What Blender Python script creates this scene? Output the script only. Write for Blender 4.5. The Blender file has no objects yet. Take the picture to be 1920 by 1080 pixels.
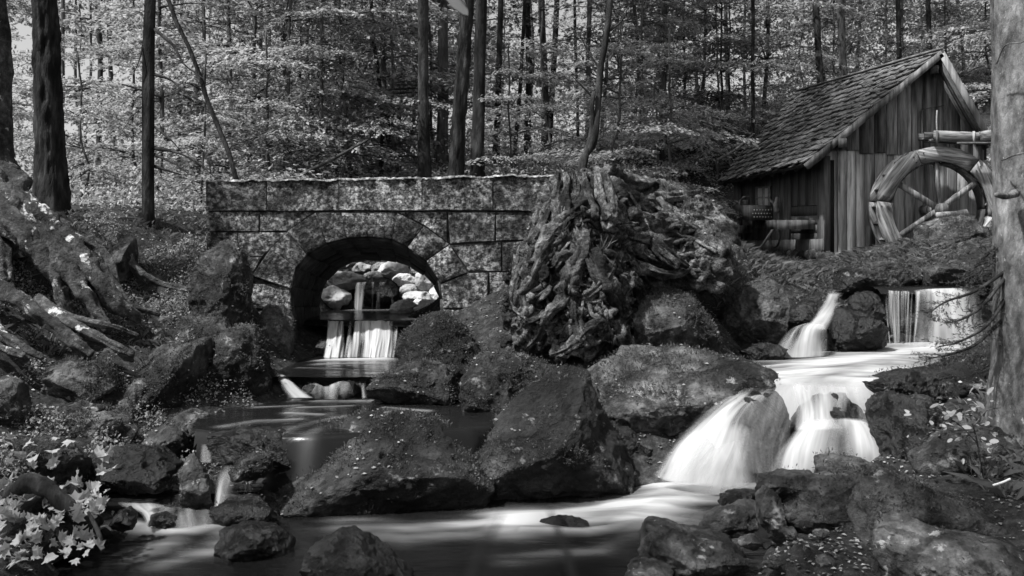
import bpy, bmesh, math, random
import numpy as np
from mathutils import Vector, Matrix, Euler
R = math.radians
sc = bpy.context.scene
COL = sc.collection
# ------------------------------------------------------------------ camera
F, HZ, CZ = 1800.0, 450.0, 2.0            # focal length in photo pixels, horizon row, camera height
cd = bpy.data.cameras.new('camera'); cam = bpy.data.objects.new('camera', cd); COL.objects.link(cam)
cam.location = (0, 0, CZ); cam.rotation_euler = (R(90), 0, 0)
cd.sensor_width = 36; cd.lens = F / 1920 * 36; cd.shift_y = -(540 - HZ) / 1920
cd.dof.use_dof = True; cd.dof.focus_distance = 10.0; cd.dof.aperture_fstop = 4.0
cd.clip_start = 0.05; cd.clip_end = 600
sc.camera = cam
# ------------------------------------------------------------------ sky, sun, exposure (the photograph is monochrome)
SUN_EL, SUN_AZ = 58.0, -122.0             # elevation; azimuth clockwise from +Y (up the valley): over the left shoulder
w = bpy.data.worlds.new('World'); sc.world = w; w.use_nodes = True
nt = w.node_tree; nt.nodes.clear()
sky = nt.nodes.new('ShaderNodeTexSky'); sky.sky_type = 'NISHITA'; sky.sun_disc = False
sky.sun_elevation = R(SUN_EL); sky.sun_rotation = R(SUN_AZ); sky.dust_density = 3.0
bw = nt.nodes.new('ShaderNodeRGBToBW'); bg = nt.nodes.new('ShaderNodeBackground'); wo = nt.nodes.new('ShaderNodeOutputWorld')
bg.inputs['Strength'].default_value = 0.14
nt.links.new(sky.outputs[0], bw.inputs[0]); nt.links.new(bw.outputs[0], bg.inputs[0]); nt.links.new(bg.outputs[0], wo.inputs[0])
sd = bpy.data.lights.new('sun', 'SUN'); sd.energy = 5.0; sd.angle = R(1.5); sd.color = (1, 1, 1)
sun = bpy.data.objects.new('sun', sd); COL.objects.link(sun)
_d = Vector((math.sin(R(SUN_AZ)) * math.cos(R(SUN_EL)), math.cos(R(SUN_AZ)) * math.cos(R(SUN_EL)), math.sin(R(SUN_EL))))
sun.rotation_euler = (-_d).to_track_quat('-Z', 'Y').to_euler(); sun.location = _d * 60
vs = sc.view_settings; vs.view_transform = 'Standard'; vs.look = 'None'; vs.gamma = 1.0; vs.exposure = 0.58; vs.use_curve_mapping = False
cy = sc.cycles
cy.max_bounces = 6; cy.diffuse_bounces = 3; cy.glossy_bounces = 2; cy.transmission_bounces = 3; cy.transparent_max_bounces = 12
cy.use_denoising = True; cy.use_adaptive_sampling = True; cy.adaptive_threshold = 0.02; cy.caustics_reflective = False; cy.caustics_refractive = False
# ------------------------------------------------------------------ helpers
def P(px, py, Y):
    return np.array([(px - 960) / F * Y, Y, CZ - (py - HZ) / F * Y])
def PZ(px, py, z):
    Y = (CZ - z) * F / (py - HZ)
    return np.array([(px - 960) / F * Y, Y, z])
def hash3(i, j, k, s):
    h = (i * 374761393 + j * 668265263 + k * 2147483647 + s * 974634777) & 0xFFFFFFFF
    h = ((h ^ (h >> 13)) * 1274126177) & 0xFFFFFFFF
    h = ((h ^ (h >> 16)) * 2246822519) & 0xFFFFFFFF
    return ((h ^ (h >> 15)) & 0xFFFF) / 32767.5 - 1.0
def vnoise(p, s=0):
    p = np.asarray(p, float); f = np.floor(p); t = p - f; t = t * t * (3 - 2 * t); f = f.astype(np.int64)
    i, j, k = f[:, 0], f[:, 1], f[:, 2]; r = 0
    for a in (0, 1):
        for b in (0, 1):
            for c in (0, 1):
                wt = (t[:, 0] if a else 1 - t[:, 0]) * (t[:, 1] if b else 1 - t[:, 1]) * (t[:, 2] if c else 1 - t[:, 2])
                r = r + wt * hash3(i + a, j + b, k + c, s)
    return r
def fbm(p, o=4, s=0, gain=.5):
    p = np.asarray(p, float); r = np.zeros(len(p)); a = 1.0
    for q in range(o):
        r += a * vnoise(p * 2.03 ** q + 17.1 * q, s + q); a *= gain
    return r
def mesh(name, v, f, mats, smooth=False, attrs=None, midx=None):
    v = np.asarray(v, np.float32); f = np.asarray(f, np.int32)
    me = bpy.data.meshes.new(name); n = f.shape[1]
    me.vertices.add(len(v)); me.vertices.foreach_set('co', v.ravel())
    me.loops.add(f.size); me.loops.foreach_set('vertex_index', f.ravel())
    me.polygons.add(len(f)); me.polygons.foreach_set('loop_start', np.arange(0, f.size, n, dtype=np.int32))
    me.polygons.foreach_set('loop_total', np.full(len(f), n, np.int32))
    if smooth: me.polygons.foreach_set('use_smooth', np.ones(len(f), bool))
    for m in (mats if isinstance(mats, (list, tuple)) else [mats]): me.materials.append(m)
    if midx is not None: me.polygons.foreach_set('material_index', np.asarray(midx, np.int32))
    for k, val in (attrs or {}).items():
        val = np.asarray(val, np.float32)
        if val.ndim == 1:
            me.attributes.new(k, 'FLOAT', 'POINT').data.foreach_set('value', val)
        else:
            me.attributes.new(k, 'FLOAT_VECTOR', 'POINT').data.foreach_set('vector', val.ravel())
    me.update(calc_edges=True)
    return me
def pmesh(name, v, faces, mat, smooth=False):
    me = bpy.data.meshes.new(name); me.from_pydata([tuple(map(float, q)) for q in v], [], [tuple(map(int, q)) for q in faces])
    me.materials.append(mat)
    if smooth: me.polygons.foreach_set('use_smooth', np.ones(len(me.polygons), bool))
    me.update(); return me
def link(name, data, parent=None, loc=(0, 0, 0), rot=None):
    o = bpy.data.objects.new(name, data); COL.objects.link(o); o.location = tuple(map(float, loc))
    if rot is not None: o.rotation_euler = rot
    if parent is not None: o.parent = parent
    return o
def tag(o, label=None, cat=None, group=None, kind=None):
    if label: o['label'] = label
    if cat: o['category'] = cat
    if group: o['group'] = group
    if kind: o['kind'] = kind
    return o
class Thing:
    """an Empty at the thing's base; parts are given in world coordinates"""
    def __init__(s, name, label, cat, loc, group=None):
        s.loc = np.asarray(loc, float); s.o = link(name, None, None, s.loc); tag(s.o, label, cat, group)
    def part(s, name, v, f, mat, parent=None, smooth=False, attrs=None):
        v = np.asarray(v, float) - s.loc
        try: fa = np.asarray(f, np.int32); uni = fa.ndim == 2
        except Exception: uni = False
        me = mesh(name, v, fa, mat, smooth, attrs) if uni else pmesh(name, v, f, mat, smooth)
        return link(name, me, parent or s.o)
def single(name, v, f, mat, label, cat, group=None, smooth=True, kind=None, base=None):
    v = np.asarray(v, float); b = v[v[:, 2] < v[:, 2].min() + .05].mean(0) if base is None else np.asarray(base, float)
    o = link(name, mesh(name, v - b, f, mat, smooth), None, b); return tag(o, label, cat, group, kind)
def tube(pts, rad, sides=8, amp=0.0, seed=0, freq=6.0, cap=True, sub=0, lobe=0.0, grain=0.0):
    pts = np.asarray(pts, float); rad = np.asarray(rad, float) * np.ones(len(pts))
    if sub:
        n = len(pts); t = np.linspace(0, n - 1, (n - 1) * sub + 1)
        pts = catmull(pts, t); rad = np.interp(t, np.arange(n), rad)
    n = len(pts); tan = np.gradient(pts, axis=0); tan /= np.linalg.norm(tan, axis=1)[:, None] + 1e-9
    u = np.cross(tan[0], [0.3, .9, .2]); u /= np.linalg.norm(u); V = np.zeros((n, sides, 3))
    a = np.arange(sides) / sides * 2 * np.pi
    for i in range(n):
        u = u - tan[i] * u.dot(tan[i]); u /= np.linalg.norm(u) + 1e-9; b = np.cross(tan[i], u)
        lb_ = (1 + lobe * (np.cos(3 * a + i * .2 + seed) * .6 + np.cos(5 * a - i * .13 + 2 * seed) * .4))[:, None]; V[i] = pts[i] + rad[i] * lb_ * (np.cos(a)[:, None] * u + np.sin(a)[:, None] * b)
    if grain:
        q = np.c_[np.tile(np.cos(a) * 2.6, n), np.tile(np.sin(a) * 2.6, n), np.repeat(np.arange(n) * .07, sides)]
        V = pts[:, None, :] + (V - pts[:, None, :]) * (1 + grain * (.35 - 1.5 * np.abs(fbm(q + seed * 3.7, 3, seed, .6)))).reshape(n, sides, 1)
    if amp:
        c = pts[:, None, :]; d = (V - c).reshape(-1, 3); q = V.reshape(-1, 3)
        V = (c + (d * (1 + amp * fbm(q * freq, 3, seed))[:, None]).reshape(n, sides, 3))
    V = V.reshape(-1, 3); i = np.arange(n - 1)[:, None] * sides; j = np.arange(sides)[None]; j2 = (j + 1) % sides
    f = np.stack([i + j, i + j2, i + sides + j2, i + sides + j], -1).reshape(-1, 4)
    if cap:
        k = len(V); V = np.vstack([V, pts[-1] + tan[-1] * rad[-1] * .5, pts[0] - tan[0] * rad[0] * .2]); m = (n - 1) * sides
        jj = np.arange(sides)
        f = np.vstack([f, np.stack([m + jj, m + (jj + 1) % sides, np.full(sides, k), np.full(sides, k)], -1)[:, [0, 1, 2, 2]],
                       np.stack([(jj + 1) % sides, jj, np.full(sides, k + 1), np.full(sides, k + 1)], -1)])
    return V, f
def catmull(pts, t):
    n = len(pts); i = np.clip(np.floor(t).astype(int), 0, n - 2); u = (t - i)[:, None]
    p1, p2 = pts[i], pts[i + 1]; p0 = np.where((i > 0)[:, None], pts[np.maximum(i - 1, 0)], 2 * p1 - p2); p3 = np.where((i < n - 2)[:, None], pts[np.minimum(i + 2, n - 1)], 2 * p2 - p1)
    return .5 * (2 * p1 + (p2 - p0) * u + (2 * p0 - 5 * p1 + 4 * p2 - p3) * u * u + (3 * p1 - p0 - 3 * p2 + p3) * u ** 3)
def tri(f):
    """quads, some degenerate, to triangles"""
    f = np.asarray(f); a = f[:, [0, 1, 2]]; b = f[:, [0, 2, 3]]; return np.vstack([a, b[(f[:, 2] != f[:, 3])]])
def cat_meshes(parts):
    vs_, fs_, o = [], [], 0
    for v, f in parts:
        vs_.append(v); fs_.append(np.asarray(f) + o); o += len(v)
    return np.vstack(vs_), np.vstack(fs_)
def slab(front, back_off, cham=.008, jit=0.0, seed=0):
    """prism from a front polygon, pushed along back_off, front edge chamfered"""
    p = np.asarray(front, float); n = len(p); c = p.mean(0); bo = np.asarray(back_off, float)
    if jit: p = p + np.random.default_rng(seed).normal(0, jit, p.shape)
    d = c - p; L = np.linalg.norm(d, axis=1)[:, None]; ins = p + d / L * np.minimum(cham * 1.5, L * .3)
    mid = p + bo / np.linalg.norm(bo) * cham; V = np.vstack([ins, mid, p + bo]); i = list(range(n)); f = [tuple(i)]
    for a in range(n):
        b = (a + 1) % n; f += [(a, a + n, b + n, b), (a + n, a + 2 * n, b + 2 * n, b + n)]
    f.append(tuple(reversed([q + 2 * n for q in i])))
    return V, [tuple(reversed(q)) for q in f]
def boxv(c, s, rz=0, rx=0, ry=0):
    v = np.array([[x, y, z] for x in (-.5, .5) for y in (-.5, .5) for z in (-.5, .5)]) * np.asarray(s)
    m = np.array(Euler((rx, ry, rz)).to_matrix()); v = v @ m.T + np.asarray(c)
    f = np.array([[0, 1, 3, 2], [4, 6, 7, 5], [0, 4, 5, 1], [2, 3, 7, 6], [0, 2, 6, 4], [1, 5, 7, 3]]); return v, f
def bar(a, b, w_, h_):
    """a square timber from a to b"""
    a = np.asarray(a, float); b = np.asarray(b, float); t = b - a; t /= np.linalg.norm(t)
    s = np.cross(t, [0, 0, 1.]) if abs(t[2]) < .95 else np.cross(t, [0, 1., 0]); s /= np.linalg.norm(s); u = np.cross(s, t)
    v = np.array([q + s * w_ * .5 * i + u * h_ * .5 * j for q in (a, b) for i, j in ((-1, -1), (1, -1), (1, 1), (-1, 1))])
    return v, np.array([[3, 2, 1, 0], [4, 5, 6, 7], [0, 1, 5, 4], [1, 2, 6, 5], [2, 3, 7, 6], [3, 0, 4, 7]])
# ------------------------------------------------------------------ materials: all grey, as the photograph
def N(nt, typ, **kw):
    n = nt.nodes.new(typ)
    for k, v in kw.items():
        if k in n.inputs: n.inputs[k].default_value = v
        else: setattr(n, k, v)
    return n
def g(v): return (v, v, v, 1)
def surf(name, stops, scale=4, stretch=(1, 1, 1), detail=8, rough=.85, bump=.4, bscale=None, dist=.02, spec=.3, rnd=.25,
         spots=None, coord='Object', distort=0.0, nrough=.6, mid=None, island=False, crack=0):
    m = bpy.data.materials.new(name); m.use_nodes = True; t = m.node_tree; t.nodes.clear(); L = t.links.new
    out = N(t, 'ShaderNodeOutputMaterial'); b = N(t, 'ShaderNodeBsdfPrincipled'); L(b.outputs[0], out.inputs[0])
    b.inputs['Roughness'].default_value = rough; b.inputs['Specular IOR Level'].default_value = spec
    tc = N(t, 'ShaderNodeTexCoord'); mp = N(t, 'ShaderNodeMapping'); L(tc.outputs[coord], mp.inputs[0]); mp.inputs['Scale'].default_value = stretch
    oi = N(t, 'ShaderNodeObjectInfo'); ml = N(t, 'ShaderNodeMath', operation='MULTIPLY'); ml.inputs[1].default_value = 37.0
    L(oi.outputs['Random'], ml.inputs[0]); L(ml.outputs[0], mp.inputs['Location'])
    nz = N(t, 'ShaderNodeTexNoise'); nz.inputs['Scale'].default_value = scale; nz.inputs['Detail'].default_value = detail
    nz.inputs['Roughness'].default_value = nrough; nz.inputs['Distortion'].default_value = distort; L(mp.outputs[0], nz.inputs[0])
    cr = N(t, 'ShaderNodeValToRGB'); e = cr.color_ramp.elements
    while len(e) < len(stops): e.new(.5)
    for q, (p_, c_) in zip(e, stops): q.position = p_; q.color = g(c_)
    L(nz.outputs[0], cr.inputs[0]); col = cr.outputs[0]
    if mid:                                            # a coarser second layer of patches: (scale, lo, hi, low factor)
        n2 = N(t, 'ShaderNodeTexNoise'); n2.inputs['Scale'].default_value = mid[0]; n2.inputs['Detail'].default_value = 4; L(mp.outputs[0], n2.inputs[0])
        mr = N(t, 'ShaderNodeMapRange'); mr.inputs[1].default_value = mid[1]; mr.inputs[2].default_value = mid[2]; mr.inputs[3].default_value = mid[3]; mr.inputs[4].default_value = 1.0
        L(n2.outputs[0], mr.inputs[0]); mx = N(t, 'ShaderNodeMix', data_type='RGBA', blend_type='MULTIPLY'); mx.inputs[0].default_value = 1
        L(col, mx.inputs[6]); L(mr.outputs[0], mx.inputs[7]); col = mx.outputs[2]
    if spots:                                          # (scale, threshold, softness, colour): lichen, pale bark, flakes
        n3 = N(t, 'ShaderNodeTexNoise'); n3.inputs['Scale'].default_value = spots[0]; n3.inputs['Detail'].default_value = 6; n3.inputs['Roughness'].default_value = .65
        tc2 = N(t, 'ShaderNodeMapping'); tc2.inputs['Location'].default_value = (5, 3, 9); L(mp.outputs[0], tc2.inputs[0]); L(tc2.outputs[0], n3.inputs[0])
        mr = N(t, 'ShaderNodeMapRange'); mr.inputs[1].default_value = spots[1]; mr.inputs[2].default_value = spots[1] + spots[2]
        L(n3.outputs[0], mr.inputs[0]); mx = N(t, 'ShaderNodeMix', data_type='RGBA'); L(mr.outputs[0], mx.inputs[0]); L(col, mx.inputs[6]); mx.inputs[7].default_value = g(spots[3]); col = mx.outputs[2]
    if rnd:
        mr = N(t, 'ShaderNodeMapRange'); mr.inputs[3].default_value = 1 - rnd; mr.inputs[4].default_value = 1 + rnd; L((N(t, 'ShaderNodeNewGeometry').outputs['Random Per Island'] if island else oi.outputs['Random']), mr.inputs[0])
        mx = N(t, 'ShaderNodeMix', data_type='RGBA', blend_type='MULTIPLY'); mx.inputs[0].default_value = 1; L(col, mx.inputs[6]); L(mr.outputs[0], mx.inputs[7]); col = mx.outputs[2]
    L(col, b.inputs['Base Color'])
    if bump:
        nb = N(t, 'ShaderNodeTexNoise'); nb.inputs['Scale'].default_value = bscale or scale * 3; nb.inputs['Detail'].default_value = 8; nb.inputs['Roughness'].default_value = .65; L(mp.outputs[0], nb.inputs[0])
        bp = N(t, 'ShaderNodeBump'); bp.inputs['Strength'].default_value = bump; bp.inputs['Distance'].default_value = dist; ht = nb.outputs[0]
        if crack:                                       # split, bedded surface: cell edges and tilted cells
            vo = N(t, 'ShaderNodeTexVoronoi', feature='DISTANCE_TO_EDGE'); vo.inputs['Scale'].default_value = crack; dm = N(t, 'ShaderNodeMix', data_type='VECTOR'); dm.inputs[0].default_value = .12
            L(mp.outputs[0], dm.inputs[4]); L(nb.outputs[1], dm.inputs[5]); L(dm.outputs[1], vo.inputs['Vector'])
            m2 = N(t, 'ShaderNodeMapRange'); m2.inputs[1].default_value = 0.0; m2.inputs[2].default_value = .05; m2.inputs[3].default_value = -.7; m2.inputs[4].default_value = 0.0; L(vo.outputs['Distance'], m2.inputs[0])
            ad = N(t, 'ShaderNodeMath', operation='ADD'); L(ht, ad.inputs[0]); L(m2.outputs[0], ad.inputs[1]); ht = ad.outputs[0]
        L(ht, bp.inputs['Height']); L(bp.outputs[0], b.inputs['Normal'])
    return m
def leafmat(name, c, trans=.45, var=.5, spec=.3, rough=.6):
    m = bpy.data.materials.new(name); m.use_nodes = True; t = m.node_tree; t.nodes.clear(); L = t.links.new
    out = N(t, 'ShaderNodeOutputMaterial'); mix = N(t, 'ShaderNodeMixShader'); mix.inputs[0].default_value = trans; L(mix.outputs[0], out.inputs[0])
    a = N(t, 'ShaderNodeBsdfPrincipled'); a.inputs['Roughness'].default_value = rough; a.inputs['Specular IOR Level'].default_value = spec; b = N(t, 'ShaderNodeBsdfTranslucent')
    tc = N(t, 'ShaderNodeNewGeometry'); mr = N(t, 'ShaderNodeMapRange'); mr.inputs[3].default_value = c * (1 - var); mr.inputs[4].default_value = c * (1 + var)
    L(tc.outputs['Random Per Island'], mr.inputs[0]); L(mr.outputs[0], a.inputs['Base Color']); L(mr.outputs[0], b.inputs['Color'])
    L(a.outputs[0], mix.inputs[1]); L(b.outputs[0], mix.inputs[2]); return m
M = {}
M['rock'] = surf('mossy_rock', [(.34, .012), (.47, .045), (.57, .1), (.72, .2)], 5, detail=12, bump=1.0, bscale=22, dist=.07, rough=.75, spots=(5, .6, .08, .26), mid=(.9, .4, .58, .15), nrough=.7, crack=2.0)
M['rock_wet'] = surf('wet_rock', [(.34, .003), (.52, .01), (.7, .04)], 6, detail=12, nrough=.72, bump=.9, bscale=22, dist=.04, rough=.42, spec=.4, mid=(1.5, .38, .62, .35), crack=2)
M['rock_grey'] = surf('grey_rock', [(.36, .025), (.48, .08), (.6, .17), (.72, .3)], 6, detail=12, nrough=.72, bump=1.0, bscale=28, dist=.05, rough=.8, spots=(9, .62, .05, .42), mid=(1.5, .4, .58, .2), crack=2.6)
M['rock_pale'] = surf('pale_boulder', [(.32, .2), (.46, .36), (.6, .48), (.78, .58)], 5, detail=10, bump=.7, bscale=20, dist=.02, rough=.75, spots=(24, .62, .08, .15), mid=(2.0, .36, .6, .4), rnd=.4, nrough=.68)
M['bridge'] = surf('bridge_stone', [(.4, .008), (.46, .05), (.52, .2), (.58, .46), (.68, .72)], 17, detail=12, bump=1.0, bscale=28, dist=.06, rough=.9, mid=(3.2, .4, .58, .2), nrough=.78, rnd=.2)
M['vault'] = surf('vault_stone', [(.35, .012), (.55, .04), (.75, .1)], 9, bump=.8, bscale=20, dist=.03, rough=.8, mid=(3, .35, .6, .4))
M['mortar'] = surf('dark_mortar', [(.4, .03), (.7, .12)], 12, bump=.5, rough=.95)
M['coping'] = surf('lit_coping', [(.4, .02), (.5, .16), (.6, .5)], 9, detail=10, bump=1.0, bscale=30, rough=.9, nrough=.75)  # paler mottling than the wall stones: the top-lit edge is painted in
M['soil'] = surf('forest_soil', [(.35, .008), (.5, .024), (.6, .055), (.72, .13)], 14, bump=.9, bscale=20, dist=.05, rough=.95, spots=(30, .66, .05, .12), mid=(1.2, .35, .62, .4), coord='Object', nrough=.7, rnd=0)
M['bark_dark'] = surf('dark_bark', [(.38, .005), (.5, .02), (.64, .06)], 9, stretch=(1, 1, .28), bump=1.0, bscale=13, dist=.05, rough=.95, rnd=.2)
M['bark_mid'] = surf('mid_bark', [(.35, .025), (.55, .08), (.72, .16)], 10, stretch=(1, 1, .3), bump=.9, bscale=14, dist=.03, rough=.95, rnd=.35)
M['bark_pale'] = surf('pale_scaly_bark', [(.33, .06), (.5, .17), (.62, .27), (.75, .4)], 16, stretch=(1, 1, .4), bump=1.0, bscale=24, dist=.03, rough=.9, spots=(30, .64, .05, .36), mid=(5, .35, .62, .5))
M['root_bark'] = surf('lichen_root_bark', [(.36, .015), (.5, .07), (.62, .15), (.78, .28)], 14, detail=12, nrough=.74, bump=1.0, bscale=30, dist=.05, rough=.85, spots=(7, .6, .05, .55), mid=(3, .38, .6, .3))
M['stump'] = surf('weathered_stump_wood', [(.36, .015), (.46, .07), (.56, .2), (.7, .42)], 11, detail=12, nrough=.76, bump=1.0, bscale=38, dist=.06, rough=.9, mid=(3.2, .4, .58, .14), distort=1.0)
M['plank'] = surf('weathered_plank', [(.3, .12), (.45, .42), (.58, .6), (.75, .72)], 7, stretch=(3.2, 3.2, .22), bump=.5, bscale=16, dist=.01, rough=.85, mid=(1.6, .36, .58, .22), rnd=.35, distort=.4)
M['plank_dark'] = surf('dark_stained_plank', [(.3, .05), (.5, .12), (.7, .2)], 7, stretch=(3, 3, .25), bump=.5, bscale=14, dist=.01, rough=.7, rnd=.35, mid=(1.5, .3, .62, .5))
M['gable'] = surf('dark_gable_plank', [(.3, .05), (.46, .2), (.6, .38), (.76, .56)], 6, stretch=(3, 3, .25), bump=.5, bscale=14, dist=.01, rough=.85, rnd=.35, mid=(1.4, .36, .6, .22))  # darker than weathered_plank: paints the roof's shade onto the upper gable
M['shingle'] = surf('wood_shingle', [(.3, .05), (.5, .11), (.7, .2)], 14, stretch=(1, .4, 1), bump=.5, bscale=30, dist=.01, rough=.85, rnd=.75, spots=(20, .68, .04, .3), island=True)
M['wheel'] = surf('silvered_wheel_wood', [(.33, .05), (.46, .24), (.58, .42), (.74, .6)], 8, stretch=(4, 4, .35), bump=.8, bscale=18, dist=.012, rough=.8, mid=(2.4, .36, .6, .25), rnd=.2, distort=.5)
M['earth'] = surf('root_earth', [(.4, .003), (.55, .014), (.7, .04)], 12, bump=1.0, bscale=30, dist=.05, rough=.95)
M['wheel_h'] = surf('silvered_trough_wood', [(.33, .05), (.46, .18), (.58, .32), (.74, .48)], 8, stretch=(.35, 4, 4), bump=.8, bscale=18, dist=.012, rough=.8, mid=(2.4, .36, .6, .3), rnd=.2, distort=.5)
M['black'] = surf('hut_interior', [(.4, .008), (.7, .014)], 5, bump=0, rnd=0)
M['iron'] = surf('rusty_iron', [(.35, .02), (.7, .08)], 20, bump=.3, rough=.6, spec=.5)
M['white'] = surf('white_cloth', [(.3, .6), (.7, .8)], 8, stretch=(6, 6, .5), bump=.3, rough=.9)
M['bone'] = surf('bleached_wood', [(.3, .2), (.7, .42)], 12, bump=.4, rough=.8)
M['grass'] = leafmat('grass_blade', .11, .3, .5)
M['moss'] = leafmat('moss_tuft', .075, .3, .3)
M['litter'] = leafmat('fallen_leaf', .2, .15, .8)
M['maple'] = leafmat('pale_maple_leaf', .3, .25, .8)
M['leaf'] = leafmat('beech_leaf', .25, .5, .7)
M['leaf_b'] = leafmat('understory_leaf', .33, .5, .7)
M['needle'] = leafmat('spruce_needle', .05, .3, .5)
M['leaf_far'] = leafmat('shaded_far_leaf', .11, .5, .6)  # dark leaf colour stands in for the shade of the far wood
# ------------------------------------------------------------------ the ground: one sheet through surveyed heights
Z0, Z1, Z2, Z3, ZR1, ZR2 = 0.0, .50, .72, 1.07, .75, 1.435     # water levels
ctl = [P(*q) for q in [
    (60, 1000, 5.7), (0, 880, 6.4), (120, 850, 7.0), (60, 795, 7.6), (200, 805, 7.6), (200, 712, 8.3), (40, 702, 8.2),
    (300, 640, 9.0), (430, 625, 9.3), (330, 560, 10.0), (430, 520, 10.3), (200, 560, 9.7), (60, 560, 9.2),
    (330, 470, 11.2), (420, 440, 11.2), (280, 424, 11.6), (90, 405, 11.2), (0, 400, 10.5), (200, 425, 10.9), (-150, 430, 9), (-200, 600, 8), (-250, 800, 6.5),
    (900, 625, 10.0), (940, 640, 9.6), (860, 590, 10.4), (1000, 640, 9.6), (1100, 560, 10), (1200, 500, 11), (1100, 420, 11), (1000, 420, 11.2),
    (1180, 385, 11.6), (1280, 400, 11.8), (1330, 425, 12.2), (1368, 468, 13.5), (1310, 480, 11.6), (1300, 355, 13.5), (1200, 340, 13),
    (1450, 490, 14.2), (1550, 488, 14.4), (1620, 480, 14.0), (1450, 525, 12.3), (1550, 515, 13), (1680, 505, 12.9), (1800, 505, 12.6), (1900, 500, 12.5),
    (1700, 468, 13.6), (1850, 440, 14.2), (1380, 470, 20), (1750, 440, 17), (2000, 450, 14),
    (1250, 620, 9.6), (1350, 600, 10.4), (1150, 720, 8.6),
    (330, 835, 7.9), (230, 872, 7.7), (370, 780, 8.2), (1900, 650, 9.4), (1900, 740, 8.0), (1820, 740, 8.2), (1900, 880, 6.6), (1780, 950, 6.4), (1900, 1080, 5.4), (1700, 1090, 5.5), (1500, 1015, 5.6), (1600, 980, 6.2), (1680, 900, 7.0), (1980, 760, 7.6),
    (2100, 900, 6), (2100, 600, 10)]]
ctl += [np.array(q, float) for q in [
    # stream beds
    (4.6, 10, .5), (4.95, 10.8, .5), (4.3, 9.4, .5), (5.2, 11.3, .7), (4.4, 15, 1.6), (4.4, 17, 1.66), (4.2, 19, 1.72), (3.5, 15, 1.72), (3.3, 14, 1.72), (3.9, 16.5, 1.68), (3.0, 17, 2.2), (4.4, 13.9, 1.62), (3.0, 13, 1.95), (3.4, 12.6, 1.7),
    (-2.6, 6.9, 0), (-2.2, 7.0, 0), (-2.95, 7.0, .05), (-2.2, 6.4, -.3), (-2.75, 6.35, -.2), (-3.0, 5.9, -.1), (-2.6, 5.5, -.2), (-2.25, 7.3, .2),
    (-1.4, 5, -.35), (0, 5, -.4), (1, 5.5, -.4), (-.5, 6.5, -.35), (1, 7, -.3), (1.8, 7.6, -.2), (0, 3, -.4), (-2, 6.0, -.3), (2.0, 4, .15), (-2.5, 4.5, 0.1), (-4, 3, .6), (3.5, 3, .5), (5.5, 4.5, .7),
    (-1.6, 7.6, .2), (-2.1, 8.2, .15), (-1.3, 8.7, .2), (-.7, 8.2, .2), (-1.6, 9.4, .4), (-1.6, 10.2, .4), (-1.6, 10.8, .5), (-1.6, 11.5, .85), (-1.6, 12.4, .85), (-2.3, 12.6, .9), (-.8, 12.6, 1.15), (-1.6, 13.6, 1.3), (-2.6, 13.6, 1.45), (-.7, 13.6, 1.45),
    (-1.6, 14.6, 2.0), (-.6, 9.3, .6), (-2.6, 9.6, .85), (-.7, 10.6, 1.1), (-2.7, 10.6, 1.0), (-2.7, 11.9, 1.1), (-.6, 11.9, 1.5),
    (2.2, 8.6, .45), (3, 8.8, .45), (3, 10, .45), (3.6, 10.4, .5), (4.2, 11, .6), (2.6, 10.6, .6), (2.4, 9.5, .45), (3.6, 9.2, .45), (3.2, 12, 1.25), (4.4, 12, 1.2), (3.6, 11.5, 1.2), (5, 12, 1.25),
    # the forest floor beyond
    (-3, 13, 2.25), (-1, 15, 2.6), (1, 14, 2.6), (0, 17, 3.1), (-4, 16, 2.5), (-8, 15, 2.5), (-8, 22, 2.8), (-6, 30, 3.3), (-14, 40, 3.6), (-18, 20, 2.9), (-12, 12, 2.4),
    (0, 25, 4.2), (3, 17, 3.3), (3, 25, 4.3), (0, 40, 5.8), (6, 28, 5.0), (8, 40, 7.0), (9, 20, 3.4), (11, 26, 5.5), (16, 40, 9), (16, 24, 6), (12, 16, 3.0), (9, 14.5, 2.2),
    (-20, 60, 4.0), (0, 70, 7), (25, 60, 11), (40, 90, 13), (0, 130, 9), (-50, 100, 5), (-40, 40, 4), (45, 40, 11), (90, 130, 14), (-90, 130, 6), (20, 14, 3), (-20, 8, 2), (-20, 0, 1.5), (20, 4, 1.5), (0, -3, .2)]]
ctl = np.array(ctl); _D = np.linalg.norm(ctl[:, None, :2] - ctl[None, :, :2], axis=2)
_A = np.zeros((len(ctl) + 3,) * 2); _A[:-3, :-3] = -_D + np.eye(len(ctl)) * .02
_Q = np.c_[np.ones(len(ctl)), ctl[:, :2]]; _A[:-3, -3:] = _Q; _A[-3:, :-3] = _Q.T
_W = np.linalg.solve(_A, np.r_[ctl[:, 2], 0, 0, 0])
def gz(x, y):
    x = np.atleast_1d(np.asarray(x, float)); y = np.atleast_1d(np.asarray(y, float)); r = np.zeros(len(x))
    for a in range(0, len(x), 20000):
        X, Y_ = x[a:a + 20000], y[a:a + 20000]
        d = np.hypot(X[:, None] - ctl[None, :, 0], Y_[:, None] - ctl[None, :, 1])
        r[a:a + 20000] = -d @ _W[:-3] + _W[-3] + _W[-2] * X + _W[-1] * Y_
    return r
def gzn(x, y):
    p = np.c_[x, y, np.zeros(len(x))]
    k = np.clip(np.asarray(y) / 12, .4, 2.2)
    return gz(x, y) + fbm(p * 1.1, 3, 5) * .07 * k + fbm(p * 5, 3, 9) * .022
ys = np.r_[np.linspace(-3, 4, 18)[:-1], np.linspace(4, 15, 240)[:-1], np.geomspace(15, 170, 130)]
us = np.r_[np.linspace(-2.6, -.62, 40)[:-1], np.linspace(-.62, .62, 260)[:-1], np.linspace(.62, 2.6, 40)]
YY, UU = np.meshgrid(ys, us, indexing='ij'); XX = UU * (np.maximum(YY, 3) + 2)
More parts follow.
